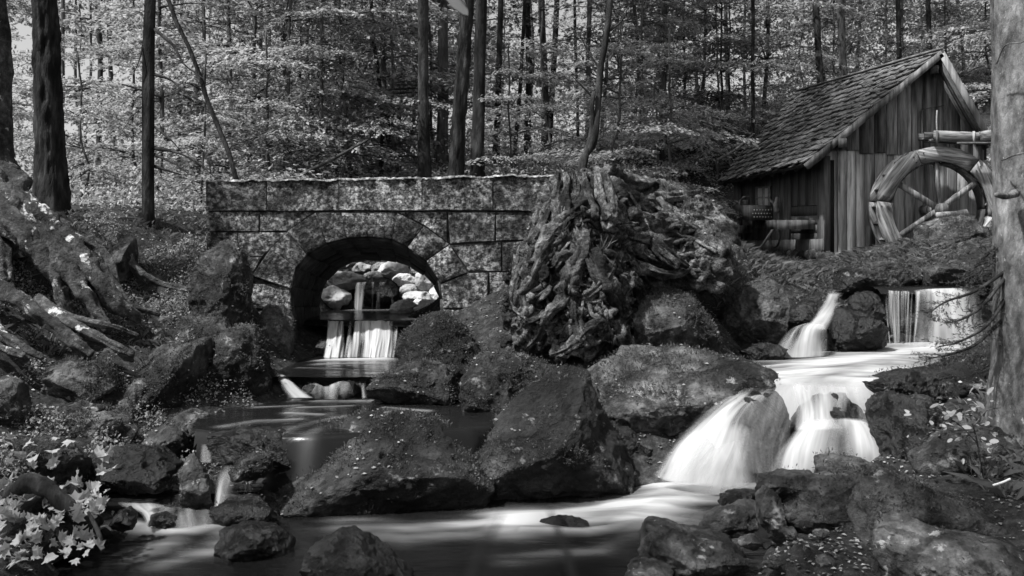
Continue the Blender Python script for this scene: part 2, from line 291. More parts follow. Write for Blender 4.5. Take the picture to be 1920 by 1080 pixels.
gx, gy = XX.ravel(), YY.ravel(); gzv = gzn(gx, gy)
nY, nX = len(ys), len(us); I = np.arange(nY * nX).reshape(nY, nX)
gf = np.stack([I[:-1, :-1], I[:-1, 1:], I[1:, 1:], I[1:, :-1]], -1).reshape(-1, 4)
tag(link('ground', mesh('ground', np.c_[gx, gy, gzv], gf, M['soil'], True)), 'dark forest soil and banks either side of the stream', None, None, 'structure')
# ------------------------------------------------------------------ water
def watermat(name, alpha):
    m = bpy.data.materials.new(name); m.use_nodes = True; t = m.node_tree; t.nodes.clear(); L = t.links.new
    out = N(t, 'ShaderNodeOutputMaterial'); mix = N(t, 'ShaderNodeMixShader'); L(mix.outputs[0], out.inputs[0])
    at = N(t, 'ShaderNodeAttribute', attribute_name='foam'); fl = N(t, 'ShaderNodeAttribute', attribute_name='flow')
    mp = N(t, 'ShaderNodeMapping'); mp.inputs['Scale'].default_value = (22, 1.0, 1) if alpha else (9, 2.2, 1); L(fl.outputs['Vector'], mp.inputs[0])
    nz = N(t, 'ShaderNodeTexNoise'); nz.inputs['Scale'].default_value = 1.0; nz.inputs['Detail'].default_value = 5; nz.inputs['Distortion'].default_value = .3; L(mp.outputs[0], nz.inputs[0])
    mr = N(t, 'ShaderNodeMapRange'); mr.inputs[1].default_value = .25; mr.inputs[2].default_value = .72; mr.inputs[3].default_value = .6 if alpha else .6; mr.inputs[4].default_value = 1.15 if alpha else 1.12; L(nz.outputs[0], mr.inputs[0])
    mu = N(t, 'ShaderNodeMath', operation='MULTIPLY', use_clamp=True); L(at.outputs['Fac'], mu.inputs[0]); L(mr.outputs[0], mu.inputs[1]); L(mu.outputs[0], mix.inputs[0])
    d = N(t, 'ShaderNodeBsdfDiffuse'); d.inputs[0].default_value = g(.55)
    tr = N(t, 'ShaderNodeBsdfTranslucent'); tr.inputs[0].default_value = g(.55); fm = N(t, 'ShaderNodeMixShader'); fm.inputs[0].default_value = .3; L(d.outputs[0], fm.inputs[1]); L(tr.outputs[0], fm.inputs[2])
    L(fm.outputs[0], mix.inputs[2])
    if alpha:
        a = N(t, 'ShaderNodeBsdfTransparent'); gl = N(t, 'ShaderNodeBsdfGlossy'); gl.inputs['Roughness'].default_value = .25; gl.inputs['Color'].default_value = g(.5)
        am = N(t, 'ShaderNodeMixShader'); am.inputs[0].default_value = 0.0; L(a.outputs[0], am.inputs[1]); L(gl.outputs[0], am.inputs[2]); L(am.outputs[0], mix.inputs[1])
    else:
        b = N(t, 'ShaderNodeBsdfPrincipled'); b.inputs['Base Color'].default_value = g(.008); b.inputs['Roughness'].default_value = .16; b.inputs['IOR'].default_value = 1.33
        nb = N(t, 'ShaderNodeTexNoise'); nb.inputs['Scale'].default_value = 2.0; nb.inputs['Detail'].default_value = 3; L(mp.outputs[0], nb.inputs[0])
        bp = N(t, 'ShaderNodeBump'); bp.inputs['Strength'].default_value = .25; bp.inputs['Distance'].default_value = .03; L(nb.outputs[0], bp.inputs['Height']); L(bp.outputs[0], b.inputs['Normal']); L(b.outputs[0], mix.inputs[1])
    return m
M['pool'] = watermat('dark_pool_water', False); M['fall'] = watermat('silky_falling_water', True)
def pool(name, label, x0, x1, y0, y1, z, strokes, res=.03, flowrot=0.0, inside=None, lip=None, lipd=.45):
    nx, ny = int((x1 - x0) / res), int((y1 - y0) / res)
    X, Y_ = np.meshgrid(np.linspace(x0, x1, nx), np.linspace(y0, y1, ny)); x, y = X.ravel(), Y_.ravel()
    foam = np.zeros(len(x)); hgt = np.zeros(len(x))
    for pts, wd, st in strokes:
        q = np.array([PZ(a, b, z)[:2] for a, b in pts]); best = np.full(len(x), 9.0)
        for a, b in zip(q[:-1], q[1:]):
            d = b - a; t = np.clip(((x - a[0]) * d[0] + (y - a[1]) * d[1]) / (d @ d + 1e-9), 0, 1)
            best = np.minimum(best, np.hypot(x - a[0] - t * d[0], y - a[1] - t * d[1]))
        wob = 1 + .35 * fbm(np.c_[x * 1.5, y * 5, np.full(len(x), z)], 3, 3)
        k = st * np.exp(-(best / (wd * wob)) ** 2); foam = np.maximum(foam, k); hgt += np.minimum(k, .8) * .025
    ca, sa = math.cos(flowrot), math.sin(flowrot)
    u, v = x * -sa + y * ca, x * ca + y * sa
    foam *= np.clip(.8 + .5 * fbm(np.c_[u * 7, v * 1.3, np.full(len(x), z)], 4, 11), .15, 1.2)
    hgt += fbm(np.c_[u * 3, v * 1.2, np.zeros(len(x))], 3, 2) * .008
    I = np.arange(nx * ny).reshape(ny, nx); f = np.stack([I[:-1, :-1], I[:-1, 1:], I[1:, 1:], I[1:, :-1]], -1).reshape(-1, 4)
    if lip is not None:                                 # the water bends down over its outflow edge
        q = np.array(lip); t = np.clip(1 - (y - np.interp(x, q[:, 0], q[:, 1])) / .22, 0, 1); hgt -= lipd * t * t * (3 - 2 * t)
    V = np.c_[x, y, z + hgt]
    if inside is not None:
        q = np.array(inside); ok = np.zeros(len(x), bool)
        for (xa, ya), (xb, yb) in zip(q, np.roll(q, -1, 0)):
            c = ((ya > y) != (yb > y)) & (x < (xb - xa) * (y - ya) / (yb - ya + 1e-12) + xa); ok ^= c
        f = f[ok[f].all(1)]
    return tag(link(name, mesh(name, V, f, M['pool'], True, {'foam': foam, 'flow': np.c_[u, v, np.zeros(len(x))]})), label, None, None, 'structure')
pool('water', 'dark lower pool with milky streaks in the foreground', -4.5, 4.2, 2.0, 8.6, Z0,
     [([(1390, 915), (1290, 925), (1180, 950), (1080, 975), (960, 985)], .22, 1.25), ([(1230, 900), (1260, 935), (1180, 980)], .2, 1.0),
      ([(1000, 975), (900, 985), (760, 990), (650, 985)], .13, .6), ([(900, 1000), (760, 1010), (660, 1000)], .1, .25), ([(1200, 985), (1100, 1000), (980, 1000)], .06, .9),
      ([(440, 985), (330, 1000), (240, 985)], .10, .75), ([(420, 995), (420, 1030), (300, 1060)], .12, .3), ([(330, 1010), (250, 1050)], .1, .3),
      ([(1200, 1000), (1120, 1030), (960, 1050)], .1, .2)], .028, 0)
pool('water', 'quiet middle pool between the left bank and the flat boulder', -3.6, .3, 6.9, 9.15, Z1,
     [([(520, 741), (600, 742), (690, 741)], .09, 1.3), ([(520, 748), (620, 752), (720, 752)], .06, .6), ([(540, 775), (600, 778)], .05, .4), ([(470, 830), (560, 800), (650, 780)], .05, .18), ([(720, 765), (800, 770)], .04, .3), ([(420, 800), (480, 790), (560, 788)], .06, .25), ([(560, 765), (660, 762)], .04, .3), ([(600, 800), (560, 830)], .06, .2), ([(480, 765), (560, 760)], .04, .2)], .028, 0,  # the faint strokes paint broken reflections into the foam mask
     [(-2.6, 9.15), (.3, 9.15), (.3, 7.9), (-.3, 7.45), (-1.5, 7.15), (-2.15, 7.2), (-2.45, 7.4), (-2.62, 7.8), (-2.6, 8.4)], [(-2.62, 7.45), (-2.15, 7.2), (-1.5, 7.15), (-.3, 7.45), (.3, 7.9)])
pool('water', 'small pool at the foot of the bridge arch', -2.9, -.5, 9.02, 11.0, Z2,
     [([(610, 677), (650, 675), (715, 674)], .11, 1.0), ([(600, 684), (700, 682)], .08, .4), ([(560, 690), (640, 692)], .03, .2)], .025, 0)
pool('water', 'still pool seen through the bridge arch', -2.9, -.3, 10.98, 13.2, Z3, [([(660, 582), (745, 580)], .08, .3)], .03, 0, None, [(-2.9, 11.0), (-.3, 11.0)], .06)
pool('water', 'foaming pool between the upper and lower falls', 1.6, 5.6, 7.95, 11.45, ZR1,
     [([(1830, 645), (1740, 655), (1640, 668), (1560, 685), (1480, 705), (1400, 728)], .42, 1.25), ([(1700, 690), (1600, 715), (1560, 735), (1500, 735)], .3, 1.1), ([(1480, 662), (1540, 662)], .14, .8), ([(1640, 650), (1800, 650)], .22, 1.2), ([(1480, 690), (1560, 700), (1700, 680)], .25, .9)], .028, 0.25,
     [(1.9, 8.9), (2.0, 8.3), (3.2, 8.27), (3.6, 8.6), (5.6, 9.2), (5.6, 11.45), (2.0, 11.45)], [(1.85, 8.9), (2.0, 8.3), (3.2, 8.27), (3.6, 8.6), (5.6, 9.2)])
pool('water', 'dark water above the upper fall', 3.6, 5.9, 11.36, 13.2, ZR2, [([(1760, 541), (1830, 541)], .2, .6)], .03, 0, [(4.38, 11.4), (5.65, 11.4), (5.9, 12.2), (5.9, 13.2), (4.2, 13.2), (4.3, 12.2)], [(3.6, 11.4), (5.9, 11.4)], .08)
def fall(name, label, lines, cov=1.0, cnt=60, res=90, prof=None, seed=0, disp=.012, streak=9, gap=.0, edge=.22, botfade=.0, amp=.6):
    """lines: flow lines (px, py, Y) from left to right; the sheet is lofted between them"""
    L_ = []
    for ln in lines:
        p = np.array([P(*q) for q in ln]); L_.append(catmull(p, np.linspace(0, len(p) - 1, res)))
    A = np.array(L_); n = len(A); uu = np.linspace(0, n - 1, cnt); S = np.stack([catmull(A[:, k], uu) for k in range(res)], 1)
    u = np.linspace(0, 1, cnt)[:, None] * np.ones((1, res)); v = np.ones((cnt, 1)) * np.linspace(0, 1, res)[None]
    wid = np.linalg.norm(S[-1, res // 2] - S[0, res // 2]); lng = np.linalg.norm(np.diff(S[cnt // 2], axis=0), axis=1).sum()
    q = np.c_[(u * wid * streak).ravel(), (v * lng * 1.1).ravel(), np.full(cnt * res, seed * 3.3)]
    s = fbm(q, 4, seed); S = S.reshape(-1, 3); S[:, 1] -= s * disp; S[:, 2] += s * disp * .4
    foam = cov * np.clip(.82 + s * amp - gap, 0, 1.1)
    e = np.clip(np.minimum(u, 1 - u).ravel() / edge + .25 * s, 0, 1); foam = foam * e * e * (3 - 2 * e)
    foam *= np.clip(v.ravel() / .1 + .3 * fbm(q * [1, 0, 1], 2, seed + 3), .2, 1)
    foam *= np.clip((1 - v.ravel()) / .05 + .5 + .6 * fbm(q * [.7, 0, 1], 2, seed + 5), 0, 1)
    if botfade: foam *= np.clip((1 - v.ravel()) / botfade, 0, 1)
    I = np.arange(cnt * res).reshape(cnt, res); f = np.stack([I[:-1, :-1], I[:-1, 1:], I[1:, 1:], I[1:, :-1]], -1).reshape(-1, 4)
    o = link(name, mesh(name, S, f, M['fall'], True, {'foam': foam, 'flow': np.c_[(u * wid).ravel(), (v * lng).ravel(), np.full(cnt * res, float(seed))]}))
    return tag(o, label, None, None, 'structure')
# right cascade, lower: two veils over the round rocks
fall('waterfall', 'left veil of the lower cascade, fanning over a round rock',
     [[(1395, 727, 8.25), (1330, 765, 8.0), (1262, 830, 7.75), (1222, 890, 7.6)], [(1405, 728, 8.2), (1345, 775, 7.85), (1290, 840, 7.6), (1262, 905, 7.5)],
      [(1420, 728, 8.2), (1370, 775, 7.8), (1335, 850, 7.52), (1325, 912, 7.42)], [(1440, 729, 8.2), (1392, 775, 7.8), (1375, 850, 7.5), (1375, 915, 7.4)],
      [(1450, 730, 8.2), (1415, 790, 7.8), (1412, 860, 7.5), (1425, 905, 7.42)]], .95, 90, 90, seed=1, gap=.03, streak=5, amp=.9, edge=.2)
fall('waterfall', 'thin film of water over the dark rock in the lower cascade',
     [[(1430, 726, 8.25), (1395, 770, 7.86), (1385, 820, 7.7), (1395, 880, 7.55)], [(1470, 724, 8.3), (1460, 770, 7.86), (1440, 830, 7.7), (1440, 895, 7.5)],
      [(1500, 724, 8.3), (1500, 770, 7.9), (1475, 840, 7.7), (1460, 895, 7.5)]], .25, 60, 60, seed=2, gap=.25)
fall('waterfall', 'upper tier of the right veil, slipping over the rock lip',
     [[(1478, 718, 8.4), (1484, 745, 8.22), (1488, 775, 8.12), (1484, 806, 8.0)], [(1520, 718, 8.4), (1524, 745, 8.2), (1526, 775, 8.08), (1526, 806, 7.95)],
      [(1575, 718, 8.4), (1580, 745, 8.2), (1582, 775, 8.08), (1585, 806, 7.95)], [(1632, 722, 8.4), (1640, 745, 8.22), (1645, 775, 8.12), (1650, 808, 8.0)]], .8, 90, 60, seed=3, gap=.12, edge=.18, amp=1.1, streak=7)
fall('waterfall', 'lower rounded tier of the right veil',
     [[(1500, 788, 7.95), (1480, 815, 7.72), (1455, 850, 7.55), (1436, 896, 7.42)], [(1530, 785, 7.95), (1512, 808, 7.7), (1495, 845, 7.52), (1485, 900, 7.4)],
      [(1570, 783, 7.95), (1568, 800, 7.7), (1562, 845, 7.5), (1558, 900, 7.38)], [(1605, 785, 7.95), (1618, 805, 7.7), (1630, 845, 7.52), (1634, 898, 7.4)],
      [(1630, 790, 7.95), (1648, 815, 7.75), (1664, 850, 7.58), (1674, 892, 7.45)]], .95, 90, 80, seed=13, gap=0, edge=.25, streak=5, amp=.6)
fall('waterfall', 'soft spray round the foot of the left veil',
     [[(1330, 760, 7.95), (1275, 810, 7.7), (1225, 868, 7.52), (1195, 905, 7.45)], [(1370, 790, 7.8), (1330, 840, 7.55), (1290, 890, 7.42), (1270, 925, 7.35)], [(1400, 800, 7.75), (1390, 850, 7.48), (1380, 895, 7.38), (1378, 928, 7.32)], [(1430, 820, 7.7), (1440, 860, 7.48), (1445, 895, 7.4), (1450, 915, 7.36)]], .45, 60, 60, seed=14, gap=.05, edge=.5, amp=.4)
fall('waterfall', 'sloping chute of the upper left fall',
     [[(1552, 546, 11.4), (1545, 566, 11.1), (1524, 592, 10.85), (1505, 614, 10.62)], [(1568, 548, 11.4), (1560, 568, 11.05), (1542, 594, 10.75), (1525, 616, 10.52)], [(1586, 550, 11.4), (1576, 570, 11.05), (1562, 596, 10.78), (1550, 620, 10.58)]], .85, 60, 60, seed=4, gap=.08, edge=.35, streak=6, amp=.9)
fall('waterfall', 'low white dome at the foot of the upper left fall',
     [[(1508, 606, 10.5), (1482, 616, 10.3), (1462, 638, 10.2), (1448, 668, 10.12)], [(1522, 604, 10.5), (1502, 613, 10.22), (1490, 636, 10.1), (1482, 670, 10.02)], [(1536, 606, 10.5), (1526, 614, 10.22), (1520, 636, 10.1), (1518, 670, 10.02)], [(1550, 610, 10.5), (1552, 620, 10.3), (1556, 642, 10.22), (1560, 668, 10.14)]], .9, 70, 60, seed=44, gap=.04, edge=.25, streak=6, amp=.9)
fall('waterfall', 'thin separate strands of the upper fall',
     [[(1655, 544, 11.4), (1658, 552, 11.3), (1662, 600, 11.22), (1668, 655, 11.15)], [(1690, 545, 11.4), (1690, 553, 11.3), (1690, 600, 11.22), (1690, 655, 11.15)],
      [(1725, 546, 11.4), (1725, 553, 11.3), (1722, 600, 11.22), (1716, 655, 11.15)]], .9, 110, 60, seed=5, streak=26, amp=1.0, gap=.45, edge=.03)
fall('waterfall', 'broad white curtain of the upper fall beside the spruce branch',
     [[(1712, 544, 11.4), (1715, 552, 11.3), (1718, 600, 11.18), (1700, 662, 11.0)], [(1750, 541, 11.45), (1752, 550, 11.3), (1752, 600, 11.15), (1750, 664, 10.95)],
      [(1800, 540, 11.45), (1802, 550, 11.3), (1808, 600, 11.15), (1815, 660, 10.95)], [(1835, 540, 11.45), (1838, 552, 11.3), (1842, 600, 11.2), (1850, 655, 11.05)]], .85, 80, 70, seed=6, gap=.02, edge=.3, streak=5, amp=.9)
# left stream
fall('waterfall', 'slanting tongue of water at the left of the low foaming step', [[(506, 698, 9.16), (513, 712, 9.04), (522, 730, 8.94), (534, 746, 8.85)], [(524, 700, 9.12), (538, 714, 9.02), (552, 732, 8.94), (566, 746, 8.87)], [(540, 706, 9.1), (556, 722, 9.02), (572, 735, 8.95), (590, 747, 8.88)]], .7, 60, 40, seed=7, streak=8, gap=.05, edge=.35, amp=.9)
fall('waterfall', 'low ragged spill across the step in front of the bridge', [[(555, 712, 9.12), (558, 722, 9.04), (556, 736, 8.94), (552, 748, 8.86)], [(590, 716, 9.1), (588, 722, 8.98), (584, 735, 8.9), (580, 748, 8.84)], [(612, 722, 9.1), (612, 727, 9.02), (612, 738, 8.94), (610, 748, 8.86)], [(642, 712, 9.1), (642, 717, 8.97), (640, 732, 8.88), (636, 749, 8.82)], [(668, 714, 9.1), (670, 720, 9.0), (672, 734, 8.92), (672, 748, 8.85)], [(692, 698, 9.16), (690, 712, 9.06), (688, 730, 8.96), (690, 746, 8.88)]], .8, 140, 40, seed=71, streak=4.5, gap=.22, edge=.12, amp=1.5, disp=.05)
fall('waterfall', 'streaked sheet of water falling under the bridge arch',
     [[(612, 602, 11.0), (613, 606, 10.92), (610, 640, 10.7), (602, 680, 10.48)], [(660, 602, 11.0), (660, 606, 10.9), (657, 640, 10.68), (652, 682, 10.44)], [(710, 602, 11.0), (709, 606, 10.9), (708, 640, 10.68), (702, 682, 10.44)],
      [(764, 600, 11.0), (762, 604, 10.9), (758, 640, 10.68), (752, 680, 10.48)]], 1.05, 170, 60, seed=8, streak=13, amp=1.3, gap=.06, edge=.06, disp=.045)
fall('waterfall', 'sparse curtain of water dropping between the pale rocks',
     [[(664, 530, 12.95), (664, 534, 12.88), (662, 555, 12.84), (660, 583, 12.8)], [(690, 528, 12.95), (690, 533, 12.87), (690, 555, 12.83), (688, 583, 12.78)], [(742, 530, 12.95), (742, 534, 12.88), (742, 555, 12.84), (744, 583, 12.8)]], .8, 110, 40, seed=9, streak=10, amp=1.3, gap=.6, edge=.12)
for k, (lb, ls) in enumerate([('tiny chute beside the pointed stone on the left', [[(376, 832, 7.5), (376, 840, 7.4), (374, 868, 7.25)], [(386, 832, 7.5), (387, 840, 7.4), (388, 868, 7.25)], [(396, 832, 7.5), (397, 840, 7.4), (398, 868, 7.25)]]),
                              ('narrow fall right of the upright slab in the small left cascade', [[(402, 872, 7.15), (404, 886, 7.0), (402, 915, 6.9), (400, 955, 6.75)], [(425, 872, 7.15), (424, 886, 7.0), (418, 915, 6.85), (412, 956, 6.72)], [(455, 874, 7.15), (450, 886, 7.0), (440, 915, 6.9), (428, 955, 6.75)]]),
                              ('lowest broad step of the small left cascade', [[(222, 938, 6.95), (226, 948, 6.8), (262, 962, 6.72), (275, 988, 6.62)], [(290, 938, 6.95), (292, 948, 6.8), (296, 964, 6.7), (300, 990, 6.58)], [(350, 950, 6.9), (350, 956, 6.78), (352, 966, 6.7), (358, 990, 6.58)], [(400, 950, 6.9), (402, 956, 6.78), (404, 966, 6.7), (408, 988, 6.62)]])]):
    fall('waterfall', lb, ls, (.3, .6, .75)[k], 50, 50, seed=20 + k, streak=8, gap=.12, edge=.4 if k < 2 else .15, amp=.9)
pool('water', 'shallow ledge of water above the lowest left step', -3.0, -1.85, 6.72, 7.25, .17, [([(230, 940), (300, 945), (430, 948)], .12, .55)], .02, 0, None, [(-3.0, 6.78), (-1.85, 6.75)])
# ------------------------------------------------------------------ rocks
_ico = {}
def ico(s):
    if s not in _ico:
        bm = bmesh.new(); bmesh.ops.create_icosphere(bm, subdivisions=s, radius=1); bm.verts.ensure_lookup_table()
        _ico[s] = (np.array([v.co[:] for v in bm.verts]), np.array([[v.index for v in f.verts] for f in bm.faces])); bm.free()
    return _ico[s]
SURF = []                                              # (points, normals, kind) for moss and leaves
def normals(v, f):
    n = np.zeros_like(v); c = np.cross(v[f[:, 1]] - v[f[:, 0]], v[f[:, 2]] - v[f[:, 0]])
    for k in range(3): np.add.at(n, f[:, k], c)
    return n / (np.linalg.norm(n, axis=1)[:, None] + 1e-12)
def rock(outline, Y, T, seed, mat='rock', lean=.25, box=3.0, facets=13, rough=.05, sub=6, fine=1.0, cover=.6, crisp=.92, under=.6, cuts=()):
    rg = np.random.default_rng(seed); q = np.array([P(a, b, Y)[[0, 2]] for a, b in outline])
    a = q; b = np.roll(q, -1, 0); cr = a[:, 0] * b[:, 1] - b[:, 0] * a[:, 1]; A = cr.sum() / 2
    c = ((a + b) * cr[:, None]).sum(0) / (6 * A)
    th = np.linspace(-np.pi, np.pi, 361); rr = np.zeros(361)
    for i, t in enumerate(th):                          # farthest hit of the outline along each bearing
        d = np.array([math.cos(t), math.sin(t)]); best = .02
        for p0, p1 in zip(a, b):
            e = p1 - p0; den = d[0] * -e[1] + d[1] * e[0]
            if abs(den) < 1e-12: continue
            w_ = p0 - c; tt = (w_[0] * -e[1] + w_[1] * e[0]) / den; ss = (d[0] * w_[1] - d[1] * w_[0]) / den
            if tt > 0 and -1e-6 <= ss <= 1 + 1e-6: best = max(best, tt)
        rr[i] = best
    k = np.exp(-.5 * (np.arange(-6, 7) / 2.2) ** 2); k /= k.sum(); rr = np.convolve(np.r_[rr[-7:-1], rr, rr[1:7]], k, 'valid')
    D, f = ico(sub); ang = np.arctan2(D[:, 2], D[:, 0]); rho = np.hypot(D[:, 0], D[:, 2]); s = (rho ** box + np.abs(D[:, 1]) ** box) ** (-1 / box)
    r = np.interp(ang, th, rr) * s * rho; V = np.c_[np.cos(ang) * r, s * D[:, 1] * T, np.sin(ang) * r]
    size = rr.mean()
    nn = V / (np.linalg.norm(V, axis=1)[:, None] + 1e-9); o = rg.uniform(0, 50, 3)
    V += nn * (fbm(V / size * 1.5 + o, 2, seed) * rough * 1.6 * size)[:, None]
    cs = [(rg.normal(0, .55), -abs(rg.normal(.8, .3)), rg.normal(.1, .6), rg.uniform(.6, .9)) for _ in range(facets)]
    if under: cs.append((rg.normal(0, .15), -.72, -.62, under))
    for nx, ny, nz_, fr in list(cuts) + cs:             # split faces
        n = np.array([nx, ny, nz_]); n /= np.linalg.norm(n); pr = V @ n; dd = pr.max() * fr; V -= n[None] * (np.maximum(0, pr - dd) * crisp)[:, None]
    V[:, 1] += lean * V[:, 2]
    nn = V / (np.linalg.norm(V, axis=1)[:, None] + 1e-9)
    V += nn * ((1 - 2.2 * np.abs(fbm(V * 2.6 / size ** .5 + o, 4, seed + 5, .6))) * rough * .75 * size ** .7 + (.3 - np.abs(fbm(V * 9 + o, 3, seed + 7))) * .03 * fine + fbm(V * 30 + o, 2, seed + 9) * .007 * fine)[:, None]
    V += np.array([c[0], Y, c[1]])
    oo = np.array(outline, float); lo, hi = oo.min(0), oo.max(0)
    for _ in range(2):                                  # keep the size and place it has in the photograph
        sx, sy = 960 + V[:, 0] / V[:, 1] * F, HZ - (V[:, 2] - CZ) / V[:, 1] * F; m_ = np.median(V[:, 1]) / F
        kx, ky = (hi[0] - lo[0]) / np.ptp(sx), (hi[1] - lo[1]) / np.ptp(sy); cx, cz = V[:, 0].mean(), V[:, 2].mean()
        V[:, 0] = cx + (V[:, 0] - cx) * kx; V[:, 2] = cz + (V[:, 2] - cz) * ky
        sx, sy = 960 + V[:, 0] / V[:, 1] * F, HZ - (V[:, 2] - CZ) / V[:, 1] * F
        V[:, 0] += ((lo[0] + hi[0]) / 2 - (sx.min() + sx.max()) / 2) * m_; V[:, 2] -= ((lo[1] + hi[1]) / 2 - (sy.min() + sy.max()) / 2) * m_
    n = normals(V, f); SURF.append((V, n, cover)); return V, f
def boulder(label, outline, Y, T, seed, mat='rock', group='boulders along the stream', **kw):
    V, f = rock(outline, Y, T, seed, mat, **kw)
    return single('boulder', V, f, M[mat], label, 'boulder', group)
